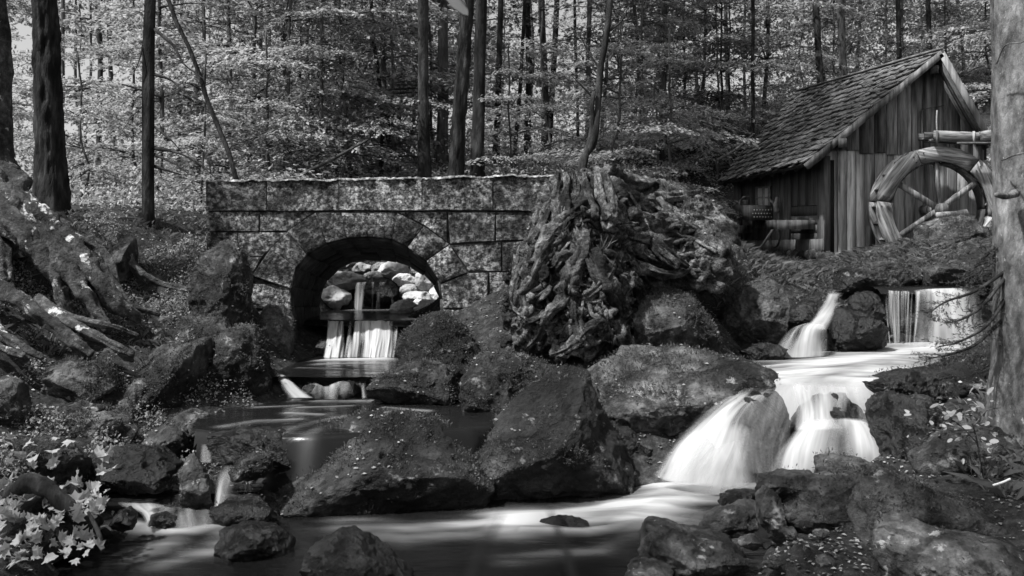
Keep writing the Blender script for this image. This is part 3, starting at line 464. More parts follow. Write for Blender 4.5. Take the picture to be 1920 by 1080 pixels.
BR = [
 ('big pyramid shaped boulder in the middle of the stream', [(885, 960), (880, 860), (905, 800), (985, 712), (1050, 684), (1095, 690), (1130, 760), (1165, 830), (1195, 895), (1180, 930), (1050, 970)], 7.6, .62, 1, 'rock', dict(lean=.2, cover=.9, facets=3, under=.42, cuts=[(-.35, -.62, .7, .42), (.75, -.55, .3, .55), (-.2, -.9, .1, .7)])),
 ('wide low boulder with a leafy crown beside the middle pool', [(480, 985), (490, 860), (540, 822), (640, 790), (690, 768), (790, 770), (850, 800), (905, 850), (930, 900), (920, 975), (700, 1000)], 7.35, .55, 2, 'rock', dict(lean=.5, cover=1.6)),
 ('long leaf flecked boulder left of the lower cascade', [(1090, 760), (1100, 690), (1180, 645), (1290, 652), (1400, 670), (1455, 690), (1460, 715), (1380, 745), (1260, 800), (1200, 860), (1150, 850)], 8.5, .55, 3, 'rock', dict(lean=.5, cover=1.2)),
 ('rounded mossy boulder below the stump roots', [(1170, 680), (1180, 590), (1230, 540), (1310, 545), (1352, 590), (1350, 660), (1300, 690)], 9.5, .45, 4, 'rock', dict(cover=.9)),
 ('squat mossy boulder under the mill grass bank', [(1345, 650), (1355, 590), (1400, 535), (1450, 515), (1475, 535), (1482, 590), (1455, 640), (1400, 668)], 10.55, .5, 5, 'rock', dict(cover=.8)),
 ('dark slanting rock beside the upper left fall', [(1432, 634), (1465, 590), (1515, 558), (1545, 556), (1532, 585), (1495, 612), (1450, 645)], 11.15, .3, 6, 'rock_wet', dict(cover=.2)),
 ('round black rock between the two upper falls', [(1545, 670), (1550, 605), (1575, 576), (1620, 580), (1662, 615), (1668, 650), (1600, 675)], 10.7, .4, 7, 'rock_wet', dict(cover=.1)),
 ('dark ledge that carries the upper fall', [(1560, 660), (1565, 548), (1620, 540), (1740, 545), (1850, 540), (1900, 600), (1880, 670), (1700, 675)], 11.76, .3, 8, 'rock_wet', dict(cover=.1, lean=.05, box=4)),
 ('small wet stone at the head of the long boulder', [(1385, 660), (1420, 642), (1460, 645), (1478, 660), (1470, 680), (1400, 682)], 10.0, .25, 9, 'rock_wet', dict(cover=.1, sub=5)),
 ('black rock veiled by the lower cascade', [(1370, 920), (1360, 800), (1375, 745), (1430, 728), (1475, 735), (1490, 800), (1485, 920)], 7.97, .3, 10, 'rock_wet', dict(cover=0, lean=.3)),
 ('sunken rock under the left veil', [(1235, 930), (1260, 850), (1320, 785), (1390, 745), (1420, 790), (1420, 930)], 8.05, .35, 11, 'rock_wet', dict(cover=0, lean=.5)),
 ('dark rounded rock under the right veil', [(1470, 930), (1475, 830), (1500, 760), (1540, 735), (1600, 735), (1630, 760), (1660, 830), (1670, 930)], 8.1, .4, 12, 'rock_wet', dict(cover=0, lean=.3)),
 ('smooth tongue of rock right of the foaming pool', [(1580, 735), (1620, 712), (1700, 690), (1790, 690), (1800, 740), (1690, 760)], 8.5, .4, 13, 'rock_wet', dict(cover=.1)),
 ('dark rock shelf at the foot of the right spruce', [(1690, 750), (1700, 702), (1780, 684), (1840, 660), (1880, 640), (1935, 640), (1930, 760), (1800, 770)], 8.6, .5, 14, 'rock', dict(cover=.5)),
 ('black block behind the leafy sapling', [(1625, 890), (1622, 760), (1660, 732), (1740, 735), (1790, 770), (1800, 850), (1760, 900)], 7.5, .4, 15, 'rock_wet', dict(cover=.3, box=3.5)),
 ('dark mossy hump behind the sapling stem', [(1700, 930), (1710, 850), (1770, 800), (1860, 790), (1940, 800), (1950, 920), (1850, 960)], 7.0, .45, 16, 'rock', dict(cover=.6)),
 ('long dark rock with pale ridge at the right edge', [(1575, 1080), (1580, 960), (1620, 900), (1690, 870), (1770, 880), (1850, 930), (1920, 980), (1940, 1060), (1800, 1100)], 6.0, .4, 17, 'rock', dict(cover=.4)),
 ('lumpy grey rock in the lower right corner', [(1630, 1110), (1640, 1000), (1680, 960), (1740, 975), (1800, 1000), (1900, 1010), (1960, 1040), (1960, 1130), (1750, 1140)], 5.3, .35, 18, 'rock_grey', dict(cover=.2)),
 ('split grey speckled boulder at the water edge', [(1195, 1080), (1197, 1000), (1210, 970), (1240, 968), (1310, 990), (1370, 1000), (1400, 1035), (1405, 1090), (1300, 1110)], 5.75, .32, 19, 'rock_grey', dict(cover=.05, facets=10, crisp=.95)),
 ('low grey stone in front of the split boulder', [(1165, 1110), (1180, 1055), (1210, 1040), (1255, 1060), (1265, 1110)], 5.45, .2, 20, 'rock_grey', dict(cover=0, sub=5)),
 ('flat topped dark slab right of the white water', [(1525, 900), (1530, 855), (1560, 848), (1620, 862), (1655, 885), (1640, 905), (1580, 915)], 6.7, .2, 21, 'rock', dict(cover=.3, sub=5)),
 ('thick dark slab leaning on its neighbours', [(1415, 930), (1425, 890), (1470, 878), (1530, 880), (1540, 910), (1500, 950), (1440, 950)], 6.5, .25, 22, 'rock', dict(cover=.2, sub=5)),
 ('large black block in the heap beside the cascade', [(1465, 990), (1475, 925), (1530, 885), (1620, 880), (1660, 920), (1650, 1000), (1560, 1020)], 6.35, .32, 23, 'rock', dict(cover=.4)),
 ('upright grey stone in the rock heap', [(1415, 990), (1418, 930), (1445, 910), (1470, 930), (1475, 990), (1440, 1005)], 6.15, .2, 24, 'rock_grey', dict(cover=0, sub=5, crisp=.95)),
 ('slanting dark slab at the edge of the white water', [(1310, 1000), (1330, 965), (1400, 935), (1425, 945), (1420, 985), (1380, 1010)], 6.25, .2, 25, 'rock', dict(cover=0, sub=5)),
 ('little dark stone at the tip of the rock heap', [(1345, 945), (1350, 925), (1385, 915), (1420, 915), (1420, 945), (1380, 955)], 6.6, .15, 26, 'rock_wet', dict(cover=0, sub=5)),
 ('sunken rock breaking the white current', [(1005, 1010), (1020, 975), (1060, 965), (1105, 975), (1115, 1000), (1080, 1015)], 6.65, .15, 27, 'rock_wet', dict(cover=0, sub=5)),
 ('dark rock rising from the pool at the bottom edge', [(560, 1110), (580, 1030), (630, 985), (680, 1000), (730, 1050), (780, 1100), (700, 1140)], 5.55, .35, 28, 'rock_wet', dict(cover=0)),
 ('low dark stone in front of the small cascade', [(400, 1045), (405, 990), (450, 975), (510, 985), (555, 1020), (545, 1050), (470, 1060)], 6.1, .25, 29, 'rock_wet', dict(cover=0, sub=5)),
 ('upright slab splitting the small left cascade', [(335, 955), (333, 880), (345, 850), (375, 862), (400, 910), (402, 950), (370, 960)], 6.85, .12, 30, 'rock_grey', dict(cover=.1, sub=5, lean=.1, box=4)),
 ('broad smooth slab leaning over the small cascade', [(165, 925), (175, 850), (240, 832), (310, 835), (345, 870), (335, 915), (250, 930)], 7.0, .3, 31, 'rock_wet', dict(cover=.1)),
 ('smooth dark boulder behind the maple leaves', [(20, 920), (25, 830), (80, 815), (140, 830), (172, 870), (165, 915), (100, 935)], 6.7, .3, 32, 'rock', dict(cover=.3)),
 ('little black stone under the leafy bank', [(205, 985), (210, 955), (235, 948), (258, 960), (258, 990), (230, 998)], 6.3, .14, 33, 'rock_wet', dict(cover=0, sub=5)),
 ('round wet stone in the lowest left step', [(276, 992), (280, 965), (305, 958), (330, 970), (335, 992)], 6.62, .12, 34, 'rock_wet', dict(cover=0, sub=5)),
 ('flat wet stone above the lowest left step', [(272, 958), (280, 938), (315, 932), (352, 945), (350, 960), (310, 964)], 6.85, .14, 35, 'rock_wet', dict(cover=0, sub=5)),
 ('dark stones below the flat boulder, beside the small cascade', [(385, 985), (390, 950), (430, 930), (480, 925), (510, 950), (500, 990), (440, 1000)], 6.7, .22, 36, 'rock_wet', dict(cover=.1, sub=5)),
 ('leaf strewn stones at the head of the small cascade', [(425, 895), (440, 865), (480, 845), (510, 850), (515, 890), (470, 905)], 7.0, .2, 37, 'rock', dict(cover=1.2, sub=5)),
 ('dark block holding back the middle pool', [(385, 865), (390, 812), (450, 798), (540, 805), (575, 840), (540, 885), (420, 885)], 7.35, .25, 38, 'rock_wet', dict(cover=.1, sub=5)),
 ('squared mossy rock ledge on the left bank', [(230, 830), (235, 690), (260, 655), (330, 645), (390, 630), (400, 760), (380, 815), (300, 850)], 8.5, .5, 39, 'rock', dict(cover=.8, box=4, lean=.15, crisp=.95)),
 ('tall mossy rock corner beside the low foaming step', [(375, 780), (380, 640), (430, 605), (470, 610), (490, 650), (515, 720), (510, 750), (450, 780)], 8.9, .45, 40, 'rock', dict(cover=.9, lean=.2)),
 ('ragged pale flecked rock face below the ledge', [(190, 850), (210, 760), (240, 705), (290, 710), (320, 780), (310, 850), (250, 870)], 8.2, .25, 41, 'rock_grey', dict(cover=.7)),
 ('mossy hump at the edge of the left bank', [(60, 840), (70, 790), (140, 765), (230, 775), (260, 810), (240, 850), (140, 860)], 7.6, .35, 42, 'rock', dict(cover=1.6)),
 ('leafy knoll under the long roots', [(75, 750), (85, 690), (140, 665), (200, 680), (220, 730), (170, 765)], 8.1, .3, 43, 'rock', dict(cover=2.2, sub=5)),
 ('upper mossy rock against the bridge corner', [(355, 660), (350, 560), (370, 480), (420, 450), (455, 480), (470, 540), (475, 620), (430, 670)], 9.7, .45, 44, 'rock', dict(cover=1.0)),
 ('dark block at the left foot of the arch', [(472, 690), (474, 590), (490, 570), (540, 572), (552, 600), (552, 690)], 10.2, .3, 45, 'rock', dict(cover=.4, box=4, sub=5)),
 ('mossy tongue of rock under the arch', [(590, 680), (595, 640), (610, 632), (640, 650), (648, 680)], 10.75, .3, 46, 'rock', dict(cover=.5, sub=5)),
 ('mossy mound right of the arch', [(740, 740), (745, 640), (770, 590), (830, 582), (870, 610), (900, 660), (880, 740)], 9.4, .45, 47, 'rock', dict(cover=1.2)),
 ('low mossy rock beside the foaming step', [(685, 745), (690, 715), (730, 690), (800, 675), (860, 690), (872, 745), (780, 765)], 8.85, .35, 48, 'rock', dict(cover=1.0)),
 ('mossy saddle between the mound and the pyramid boulder', [(860, 800), (865, 700), (900, 660), (980, 655), (1040, 680), (1020, 760), (920, 830)], 8.6, .4, 49, 'rock', dict(cover=1.2)),
 ('dim mossy rock at the left edge of the bank', [(-60, 820), (-60, 720), (-10, 700), (40, 715), (60, 770), (40, 820)], 7.4, .3, 50, 'rock', dict(cover=.7, sub=5)),
 ('mossy stone block on the path left of the bridge', [(190, 520), (195, 450), (215, 440), (250, 445), (258, 510), (240, 530)], 9.9, .3, 51, 'rock', dict(cover=.6, sub=5, box=4)),
 ('dark stone wedged under the pyramid boulder', [(1090, 880), (1110, 790), (1180, 780), (1230, 830), (1210, 890), (1150, 910)], 8.15, .3, 52, 'rock_wet', dict(cover=0, sub=5)),
 ('round stone under the low foaming step, left one', [(560, 748), (566, 728), (585, 720), (602, 730), (604, 748)], 8.98, .1, 55, 'rock_wet', dict(cover=0, sub=4)),
 ('round stone under the low foaming step, right one', [(630, 748), (634, 722), (652, 712), (670, 724), (674, 748)], 8.99, .1, 56, 'rock_wet', dict(cover=0, sub=4)),
 ('wet stone between the chute and the strands of the upper fall', [(1590, 600), (1588, 560), (1610, 545), (1645, 546), (1662, 575), (1650, 610)], 11.35, .25, 57, 'rock_wet', dict(cover=0, sub=5)),
 ('small mossy rock on the left bank above the broad slab', [(255, 850), (262, 812), (300, 795), (345, 805), (358, 845), (310, 862)], 7.75, .25, 58, 'rock', dict(cover=.9, sub=5)),
 ('dark knobbly rock under the leafy knoll', [(95, 800), (100, 765), (150, 748), (205, 762), (215, 800), (150, 815)], 7.9, .25, 59, 'rock', dict(cover=.8, sub=5)),
 ('low dark rock left of the smooth boulder', [(-40, 880), (-30, 830), (10, 815), (45, 835), (50, 880), (0, 900)], 6.9, .25, 60, 'rock', dict(cover=.6, sub=5)),
 ('broken rock below the squared ledge', [(300, 830), (305, 785), (345, 765), (390, 775), (400, 815), (360, 840)], 8.15, .25, 61, 'rock_grey', dict(cover=.6, sub=5)),
 ('mossy ledge step left of the arch below the upper rock', [(295, 700), (305, 625), (355, 592), (420, 588), (445, 640), (425, 705), (350, 718)], 9.25, .35, 62, 'rock', dict(cover=1.0, box=4)),
 ('mossy rock face under the mill bank', [(1560, 545), (1570, 505), (1640, 488), (1720, 500), (1730, 545), (1650, 560)], 12.0, .4, 53, 'rock', dict(cover=1.0)),
 ('overhanging dark rock above the upper fall', [(1720, 548), (1730, 500), (1800, 490), (1900, 495), (1910, 545), (1820, 552)], 11.95, .4, 54, 'rock', dict(cover=.8)),
]
for lb, ol, Y, T, sd_, mt, kw in BR: boulder(lb, ol, Y, T, sd_, mt, **kw)
# pale rounded rocks seen through the arch, heaped round the far little fall
PALE = [('bright smooth rock, highest in the heap behind the arch', 738, 508, 29, 18, 13.5), ('pale rock left of the topmost bright one', 713, 502, 16, 12, 13.7), ('pale egg shaped rock at the left of the arch opening', 648, 526, 37, 18, 13.1),
        ('large shadowed rock at the left of the far fall', 626, 560, 37, 24, 12.85), ('squared pale rock right of the far fall', 757, 524, 23, 13, 13.1), ('pale rock tucked under the squared one', 768, 544, 20, 12, 13.0),
        ('flat pale rock low at the right of the opening', 782, 556, 29, 12, 12.8), ('shaded round rock against the right arch edge', 798, 528, 21, 21, 13.0), ('brightest round rock at the pool edge right of the far fall', 760, 580, 28, 18, 12.35),
        ('grey round rock beside the brightest one', 806, 580, 29, 21, 12.3), ('small grey rock between the two round ones', 785, 570, 15, 12, 12.5), ('small pale rock behind the far fall', 700, 518, 20, 11, 13.3),
        ('pale rock behind the top of the heap', 755, 496, 20, 10, 14.0), ('dark block from which the far fall drops', 703, 556, 46, 37, 13.25), ('pale rock filling the upper left of the heap', 678, 503, 18, 12, 13.9), ('grey rock at the far left below the arch', 598, 548, 17, 29, 13.0),
        ('grey rock high at the right of the heap', 786, 506, 18, 12, 13.8), ('shaded rock by the right arch edge', 822, 552, 20, 24, 12.9)]
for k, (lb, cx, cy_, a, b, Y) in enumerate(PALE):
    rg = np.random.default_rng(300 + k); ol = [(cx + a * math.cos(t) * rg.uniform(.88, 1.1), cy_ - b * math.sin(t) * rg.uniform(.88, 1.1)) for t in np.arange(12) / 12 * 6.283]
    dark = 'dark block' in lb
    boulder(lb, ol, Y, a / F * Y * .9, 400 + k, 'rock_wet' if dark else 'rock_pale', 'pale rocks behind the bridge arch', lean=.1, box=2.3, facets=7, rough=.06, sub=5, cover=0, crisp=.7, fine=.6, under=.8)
# loose stones on the gravel between the right hand rocks
rg = np.random.default_rng(77)
for k, (cx, cy_, a, Y, lb) in enumerate([(1405, 1015, 24, 5.7, 'pale angular stone right of the split boulder'), (1436, 1020, 18, 5.75, 'small dark topped stone on the gravel'), (1475, 1000, 20, 5.85, 'thin pale stone on the gravel patch'),
                                          (1512, 985, 14, 5.95, 'small grey stone at the top of the gravel'), (1540, 1000, 17, 5.9, 'flat grey stone on the gravel near the black block'), (1500, 1035, 22, 5.6, 'grey stone low on the gravel patch'),
                                          (1545, 1055, 26, 5.5, 'dark peaked stone in the gravel'), (1450, 1055, 20, 5.5, 'wet stone at the bottom of the gravel'), (1480, 970, 12, 6.05, 'little upright stone above the gravel')]):
    ol = [(cx + a * math.cos(t) * rg.uniform(.75, 1.15), cy_ - a * .7 * math.sin(t) * rg.uniform(.75, 1.15)) for t in np.arange(9) / 9 * 6.283]
    V, f = rock(ol, Y, a / F * Y * .9, 500 + k, facets=9, sub=4, cover=0, crisp=.95, rough=.05)
    single('stone', V, f, M['rock_grey'], lb, 'stone', 'loose stones on the gravel')
# ------------------------------------------------------------------ the stone bridge
BY, BY2 = 10.5, 11.93
br = Thing('stone_bridge', 'old lichen mottled stone arch bridge with a flat parapet', 'bridge', P(690, 672, BY))
inner = [(548, 690), (547, 620), (545, 575), (546, 537), (556, 502), (575, 478), (612, 457), (650, 447), (690, 444), (735, 449), (765, 464), (800, 490), (822, 525), (829, 560), (830, 600), (830, 690)]
outer_far = [(598, 675), (598, 610), (598, 575), (603, 548), (614, 525), (634, 505), (662, 491), (690, 486), (716, 487), (744, 491), (772, 500), (796, 515), (815, 535), (828, 560), (832, 590), (832, 675)]
# core: solid masonry around the opening (front sheet, back sheet, top, ends, vault)
def core():
    off = 8.0
    ip = np.array(inner, float); c = np.array([688, 560.]); d = ip - c; ip2 = ip + d / np.linalg.norm(d, axis=1)[:, None] * 2.5
    outl = [(392, 690), (392, 600), (392, 520), (392, 450), (392, 400), (392, 342), (560, 342), (640, 342), (690, 342), (740, 342), (1040, 342), (1040, 400), (1040, 450), (1040, 520), (1040, 600), (1040, 690)]
    V, f = [], []; n = len(ip)
    for pts, Y, dy in ((ip2, BY, .014), (outl, BY, .014), (outer_far, BY2, 0), (outl, BY2, 0)):
        sc_ = 1.0 if Y == BY else 1.0
        for a, b in pts:
            q = P(a, b, BY) if (pts is outl) else P(a, b, Y)
            V.append((q[0], Y + dy, q[2]))
    for i in range(n - 1):
        f += [(i, i + 1, n + i + 1, n + i), (2 * n + i, 3 * n + i, 3 * n + i + 1, 2 * n + i + 1), (n + i, n + i + 1, 3 * n + i + 1, 3 * n + i), (i, 2 * n + i, 2 * n + i + 1, i + 1)]
    return np.array(V), np.array(f)
v, f = core(); br.part('masonry_core', v, f, M['mortar'])
def stone(name, poly, seed, proud=.0, depth=.16, mat='bridge', cham=.006):
    rg = np.random.default_rng(seed); c = np.mean(poly, 0); q = []
    for a, b in poly:
        d = np.array([a, b]) - c; L_ = np.linalg.norm(d); e = np.array([a, b]) - d / L_ * .22 + rg.normal(0, .3, 2); p = P(e[0], e[1], BY); p[1] = BY - proud; q.append(p)
    # break long edges so the outline is uneven
    qq = []
    for a, b in zip(q, q[1:] + q[:1]):
        qq.append(a); L_ = np.linalg.norm(b - a)
        for t in np.arange(1, max(1, int(L_ / .18))) / max(1, int(L_ / .18)):
            m = a + (b - a) * t; m[[0, 2]] += rg.normal(0, .005, 2); m[1] += rg.normal(0, .006); qq.append(m)
    V, f_ = slab(qq, (0, depth, 0), cham); return br.part(name, V, f_, M[mat])
xs = [388, 502, 636, 792, 925, 1046]
tops = [337, 336, 335, 332, 329, 327]
for i in range(5):
    stone('parapet_stone', [(xs[i], tops[i] + 3), (xs[i + 1], tops[i + 1] + 3), (xs[i + 1], 395), (xs[i], 395)], 10 + i, .04, .3)
    a, b = P(xs[i], tops[i], BY), P(xs[i + 1], tops[i + 1], BY)
    n_ = 60; X = np.linspace(a[0], b[0], n_); Zt = np.linspace(a[2], b[2], n_)
    rows = []
    for y, dz in ((BY - .055, -.016), (BY - .05, .004), (BY + .2, .008), (BY + .5, .004), (BY + .5, -.02)):
        rows.append(np.c_[X, np.full(n_, y), Zt + dz])
    V = np.vstack(rows); V += np.c_[np.zeros(len(V)), fbm(V * 9, 3, 4) * .02, fbm(V * 7, 4, 8, .65) * .016 - .006]
    I = np.arange(5 * n_).reshape(5, n_); ff = np.stack([I[:-1, :-1], I[:-1, 1:], I[1:, 1:], I[1:, :-1]], -1).reshape(-1, 4)
    br.part('coping_stone', V, ff, M['coping'])
O = [(474, 517), (508, 467), (541, 433), (592, 398), (640, 398), (690, 398), (745, 398), (795, 424), (843, 458), (876, 510)]
Ii = [(546, 540), (557, 500), (576, 477), (612, 456), (650, 446), (690, 443), (735, 448), (765, 463), (800, 489), (825, 530)]
for k in range(9): stone('voussoir', [O[k], O[k + 1], Ii[k + 1], Ii[k]], 40 + k, .03, .2)
for k, q in enumerate([[(388, 398), (487, 398), (487, 434), (388, 434)], [(488, 398), (589, 398), (542, 433), (488, 434)], [(388, 436), (445, 436), (445, 481), (388, 481)], [(446, 436), (538, 436), (507, 466), (492, 481), (446, 481)],
                       [(388, 483), (447, 483), (447, 531), (388, 531)], [(448, 483), (490, 483), (474, 515), (474, 530), (448, 531)], [(388, 533), (545, 533), (546, 580), (388, 580)], [(388, 582), (545, 582), (547, 640), (388, 640)],
                       [(748, 398), (838, 398), (838, 453), (796, 423)], [(840, 398), (928, 398), (928, 452), (844, 457)], [(930, 398), (1046, 398), (1046, 449), (930, 451)],
                       [(845, 460), (940, 454), (940, 508), (878, 508)], [(942, 454), (1046, 451), (1046, 507), (942, 508)],
                       [(877, 512), (916, 511), (916, 578), (831, 578), (827, 533)], [(918, 511), (966, 510), (966, 578), (918, 578)], [(968, 510), (1046, 509), (1046, 578), (968, 578)], [(832, 580), (930, 580), (930, 660), (832, 660)], [(932, 580), (1046, 580), (1046, 660), (932, 660)]]):
    stone('wall_stone', q, 60 + k, float(np.random.default_rng(k).uniform(.005, .025)))
# stones lining the vault
ia = np.array(inner, float); oa = np.array(outer_far, float)
for i in range(len(ia) - 1):
    edges = np.array([0, .36, .68, 1.0]) + (np.array([0, .07, -.06, 0]) if i % 2 else 0)
    for r_ in range(3):
        q = []
        for (j, t) in ((i, edges[r_] + .01), (i + 1, edges[r_] + .01), (i + 1, edges[r_ + 1] - .01), (i, edges[r_ + 1] - .01)):
            a, b = P(*ia[j], BY), P(*oa[j], BY2); q.append(a + (b - a) * t)
        q = np.array(q); c = q.mean(0); q = c + (q - c) * .97
        n_ = np.cross(q[1] - q[0], q[3] - q[0]); n_ /= np.linalg.norm(n_); ctr = P(690, 580, 11.2)
        if n_ @ (ctr - c) < 0: n_ = -n_
        h = float(np.random.default_rng(900 + i * 3 + r_).uniform(.004, .025)); q = q + n_ * h
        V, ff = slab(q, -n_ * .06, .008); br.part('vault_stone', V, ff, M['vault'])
# ------------------------------------------------------------------ mill hut
H = Thing('mill_hut', 'weathered wooden mill hut with a steep shingled roof', 'hut', (5.9, 16.5, 1.75))
GY = 15.0
def sidept(px, py):                                   # a point on the long side wall, seen at that pixel
    k = (px - 960) / F; Y = 5.667 / (k + .05); return np.array([k * Y, Y, CZ - (py - HZ) / F * Y])
gb = H.part('gable_wall', *(lambda q: (q[0], q[1]))(slab([P(1552, 476, GY + .05), P(1850, 476, GY + .05), P(1850, 255, GY + .05), P(1766, 112, GY + .05), P(1552, 288, GY + .05)], (0, .05, 0), .003)), M['black'])
def rooftop(px):                                       # underside line of the gable roof
    return np.interp(px, [1500, 1764, 1860], [318, 104, 262])
lows = [1548, 1571, 1588, 1605, 1622, 1640, 1656, 1676, 1697, 1716, 1735, 1757, 1776, 1795, 1815, 1834, 1850]
rg = np.random.default_rng(5)
for a, b in zip(lows[:-1], lows[1:]):
    t0 = np.interp(a, [1550, 1700, 1850], [274, 292, 300]); e = rg.uniform(-2, 3); pr = rg.uniform(.0, .018)
    V, ff = slab([P(a + .6, 478 + e, GY - pr), P(b - .6, 478 + e, GY - pr), P(b - .6, t0 + 1, GY - pr), P(a + .6, t0, GY - pr)], (0, .035, 0), .006); H.part('plank', V, ff, M['plank'], gb)
ups = [1566, 1588, 1612, 1640, 1662, 1683, 1709, 1731, 1757, 1780, 1801, 1824, 1846]
for a, b in zip(ups[:-1], ups[1:]):
    t0 = np.interp((a + b) / 2, [1550, 1700, 1850], [277, 291, 299]) + rg.uniform(-1, 5); pr = .035 + rg.uniform(0, .015)
    V, ff = slab([P(a + .6, t0, GY - pr), P(b - .6, t0, GY - pr)] + [P(b - .6, rooftop(b), GY - pr)] + ([P(1764, 106, GY - pr)] if a < 1764 < b else []) + [P(a + .6, rooftop(a), GY - pr)], (0, .03, 0), .006); H.part('plank', V, ff, M['gable'], gb)
# hatch in the gable
V, ff = bar(P(1728, 205, GY - .1), P(1770, 198, GY - .1), .02, .012); H.part('iron_strap', V, ff, M['iron'], gb)
V, ff = bar(P(1729, 207, GY - .09), P(1728, 290, GY - .09), .03, .03); H.part('hatch_frame', V, ff, M['gable'], gb)
# dark side wall
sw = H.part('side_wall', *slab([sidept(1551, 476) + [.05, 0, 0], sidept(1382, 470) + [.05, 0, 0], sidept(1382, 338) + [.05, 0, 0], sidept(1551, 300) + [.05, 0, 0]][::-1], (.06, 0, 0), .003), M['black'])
def sidepoly(px0, px1, yt0, yt1, yb0, yb1, proud, th=.05):
    off = np.array([-proud, 0, 0]); return slab([sidept(px0, yb0) + off, sidept(px1, yb1) + off, sidept(px1, yt1) + off, sidept(px0, yt0) + off], (th, 0, 0), .006)
def lin(px, a, b): return np.interp(px, [1382, 1550], [a, b])
def sp(px0, px1, ta, tb, ba, bb, proud, th=.05): return sidepoly(px0, px1, lin(px0, ta, tb), lin(px1, ta, tb), lin(px0, ba, bb), lin(px1, ba, bb), proud, th)
e = [1392, 1400, 1410, 1421, 1434, 1447, 1461, 1475]
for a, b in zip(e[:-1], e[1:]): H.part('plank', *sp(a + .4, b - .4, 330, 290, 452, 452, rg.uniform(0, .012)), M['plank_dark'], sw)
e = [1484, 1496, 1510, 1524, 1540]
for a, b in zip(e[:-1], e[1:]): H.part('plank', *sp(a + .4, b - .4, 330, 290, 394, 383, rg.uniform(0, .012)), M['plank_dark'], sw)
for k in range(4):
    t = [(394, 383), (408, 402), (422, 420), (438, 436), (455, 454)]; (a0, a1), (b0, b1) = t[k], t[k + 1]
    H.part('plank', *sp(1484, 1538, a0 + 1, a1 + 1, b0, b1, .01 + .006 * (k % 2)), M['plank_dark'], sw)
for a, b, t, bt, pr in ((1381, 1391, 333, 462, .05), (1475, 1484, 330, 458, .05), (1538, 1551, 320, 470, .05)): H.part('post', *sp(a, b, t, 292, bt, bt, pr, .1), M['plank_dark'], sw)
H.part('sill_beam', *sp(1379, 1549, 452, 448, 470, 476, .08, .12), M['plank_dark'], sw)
# window with curtains
wn = H.part('window', *sp(1421, 1446, 354, 350, 391, 392, .02, .06), M['white'])
for q in ((1420, 1423, 352, 348, 392, 393), (1433, 1435.5, 352, 348, 392, 393), (1444, 1447, 352, 348, 392, 393), (1420, 1447, 351, 347, 354, 350.5), (1420, 1447, 370, 367, 372.5, 370), (1420, 1447, 390, 391, 393, 394)):
    H.part('window_frame', *sp(*q, .045, .03), M['bone'], wn)
# flower box with rows of pale studs
fbx = []
p0, p1 = sidept(1411, 402), sidept(1444, 402)
def box3(pa, pb, h, out, th=.02):
    a = np.array(pa); b = np.array(pb); o = np.array([-out, 0, 0]); u = np.array([0, 0, h])
    V = np.array([a, b, b + o, a + o, a + u, b + u, b + o + u, a + o + u]); return V, np.array([[0, 1, 2, 3], [7, 6, 5, 4], [0, 4, 5, 1], [1, 5, 6, 2], [2, 6, 7, 3], [3, 7, 4, 0]])
fb = H.part('flower_box', *box3(sidept(1416, 410), sidept(1450, 413), .27, .42), M['plank_dark'])
_a, _b = sidept(1416, 410), sidept(1450, 413); _D, _Dp = ico(1)
for r_ in range(3):
    for c_ in range(7):
        t = (c_ + .7 + .5 * (r_ % 2)) / 8; q = _b + (_a - _b) * 0 + np.array([-.42 * t, -.006, .06 + .065 * r_])   # on the end board that faces the camera
        H.part('stud', q + _D * .011, _Dp, M['white'], fb)
for q in ((1424, 1427), (1440, 1443)):
    a = sidept(q[0], 418); V = np.array([a, a + [0, .04, 0], a + [0, 0, .14], a + [0, .04, .14], a + [-.3, 0, .14], a + [-.3, .04, .14]]); H.part('bracket', V, [(0, 2, 4), (1, 5, 3), (0, 4, 5, 1), (2, 3, 5, 4), (0, 1, 3, 2)], M['plank_dark'], fb)
V, ff = sp(1417, 1455, 412, 412, 428, 428, .03, .02); H.part('board', V, ff, M['gable'], fb)
wb1 = H.part('wall_box', *box3(sidept(1398, 437), sidept(1412, 437), .15, .4), M['gable'])
wb2 = H.part('wall_box', *box3(sidept(1505, 430), sidept(1530, 430), .15, .62), M['gable'])
H.part('sign_board', *box3(sidept(1404, 393), sidept(1406, 393), .19, .2), M['gable'])
# antler like branches either side of the window, one with a pale plaque
bp = [sidept(1404, 392) + [-.12, 0, 0], sidept(1408, 378) + [-.2, 0, 0], sidept(1414, 370) + [-.2, 0, 0], sidept(1420, 368) + [-.15, 0, 0]]
H.part('branch_ornament', *tube(bp, [.03, .025, .02, .01], 6, .2, 3, sub=4), M['bone'], smooth=True)
bp = [sidept(1446, 373) + [-.05, 0, 0], sidept(1456, 377) + [-.1, 0, 0], sidept(1467, 384) + [-.12, 0, 0]]
H.part('branch_ornament', *tube(bp, [.015, .025, .03], 6, .2, 4, sub=4), M['bone'], smooth=True)
bp = [sidept(1468, 370) + [-.1, 0, 0], sidept(1468, 384) + [-.13, 0, 0], sidept(1467, 396) + [-.1, 0, 0]]
H.part('plaque', *tube(bp, [.03, .05, .055], 8, .25, 5, sub=3), M['bone'], smooth=True)
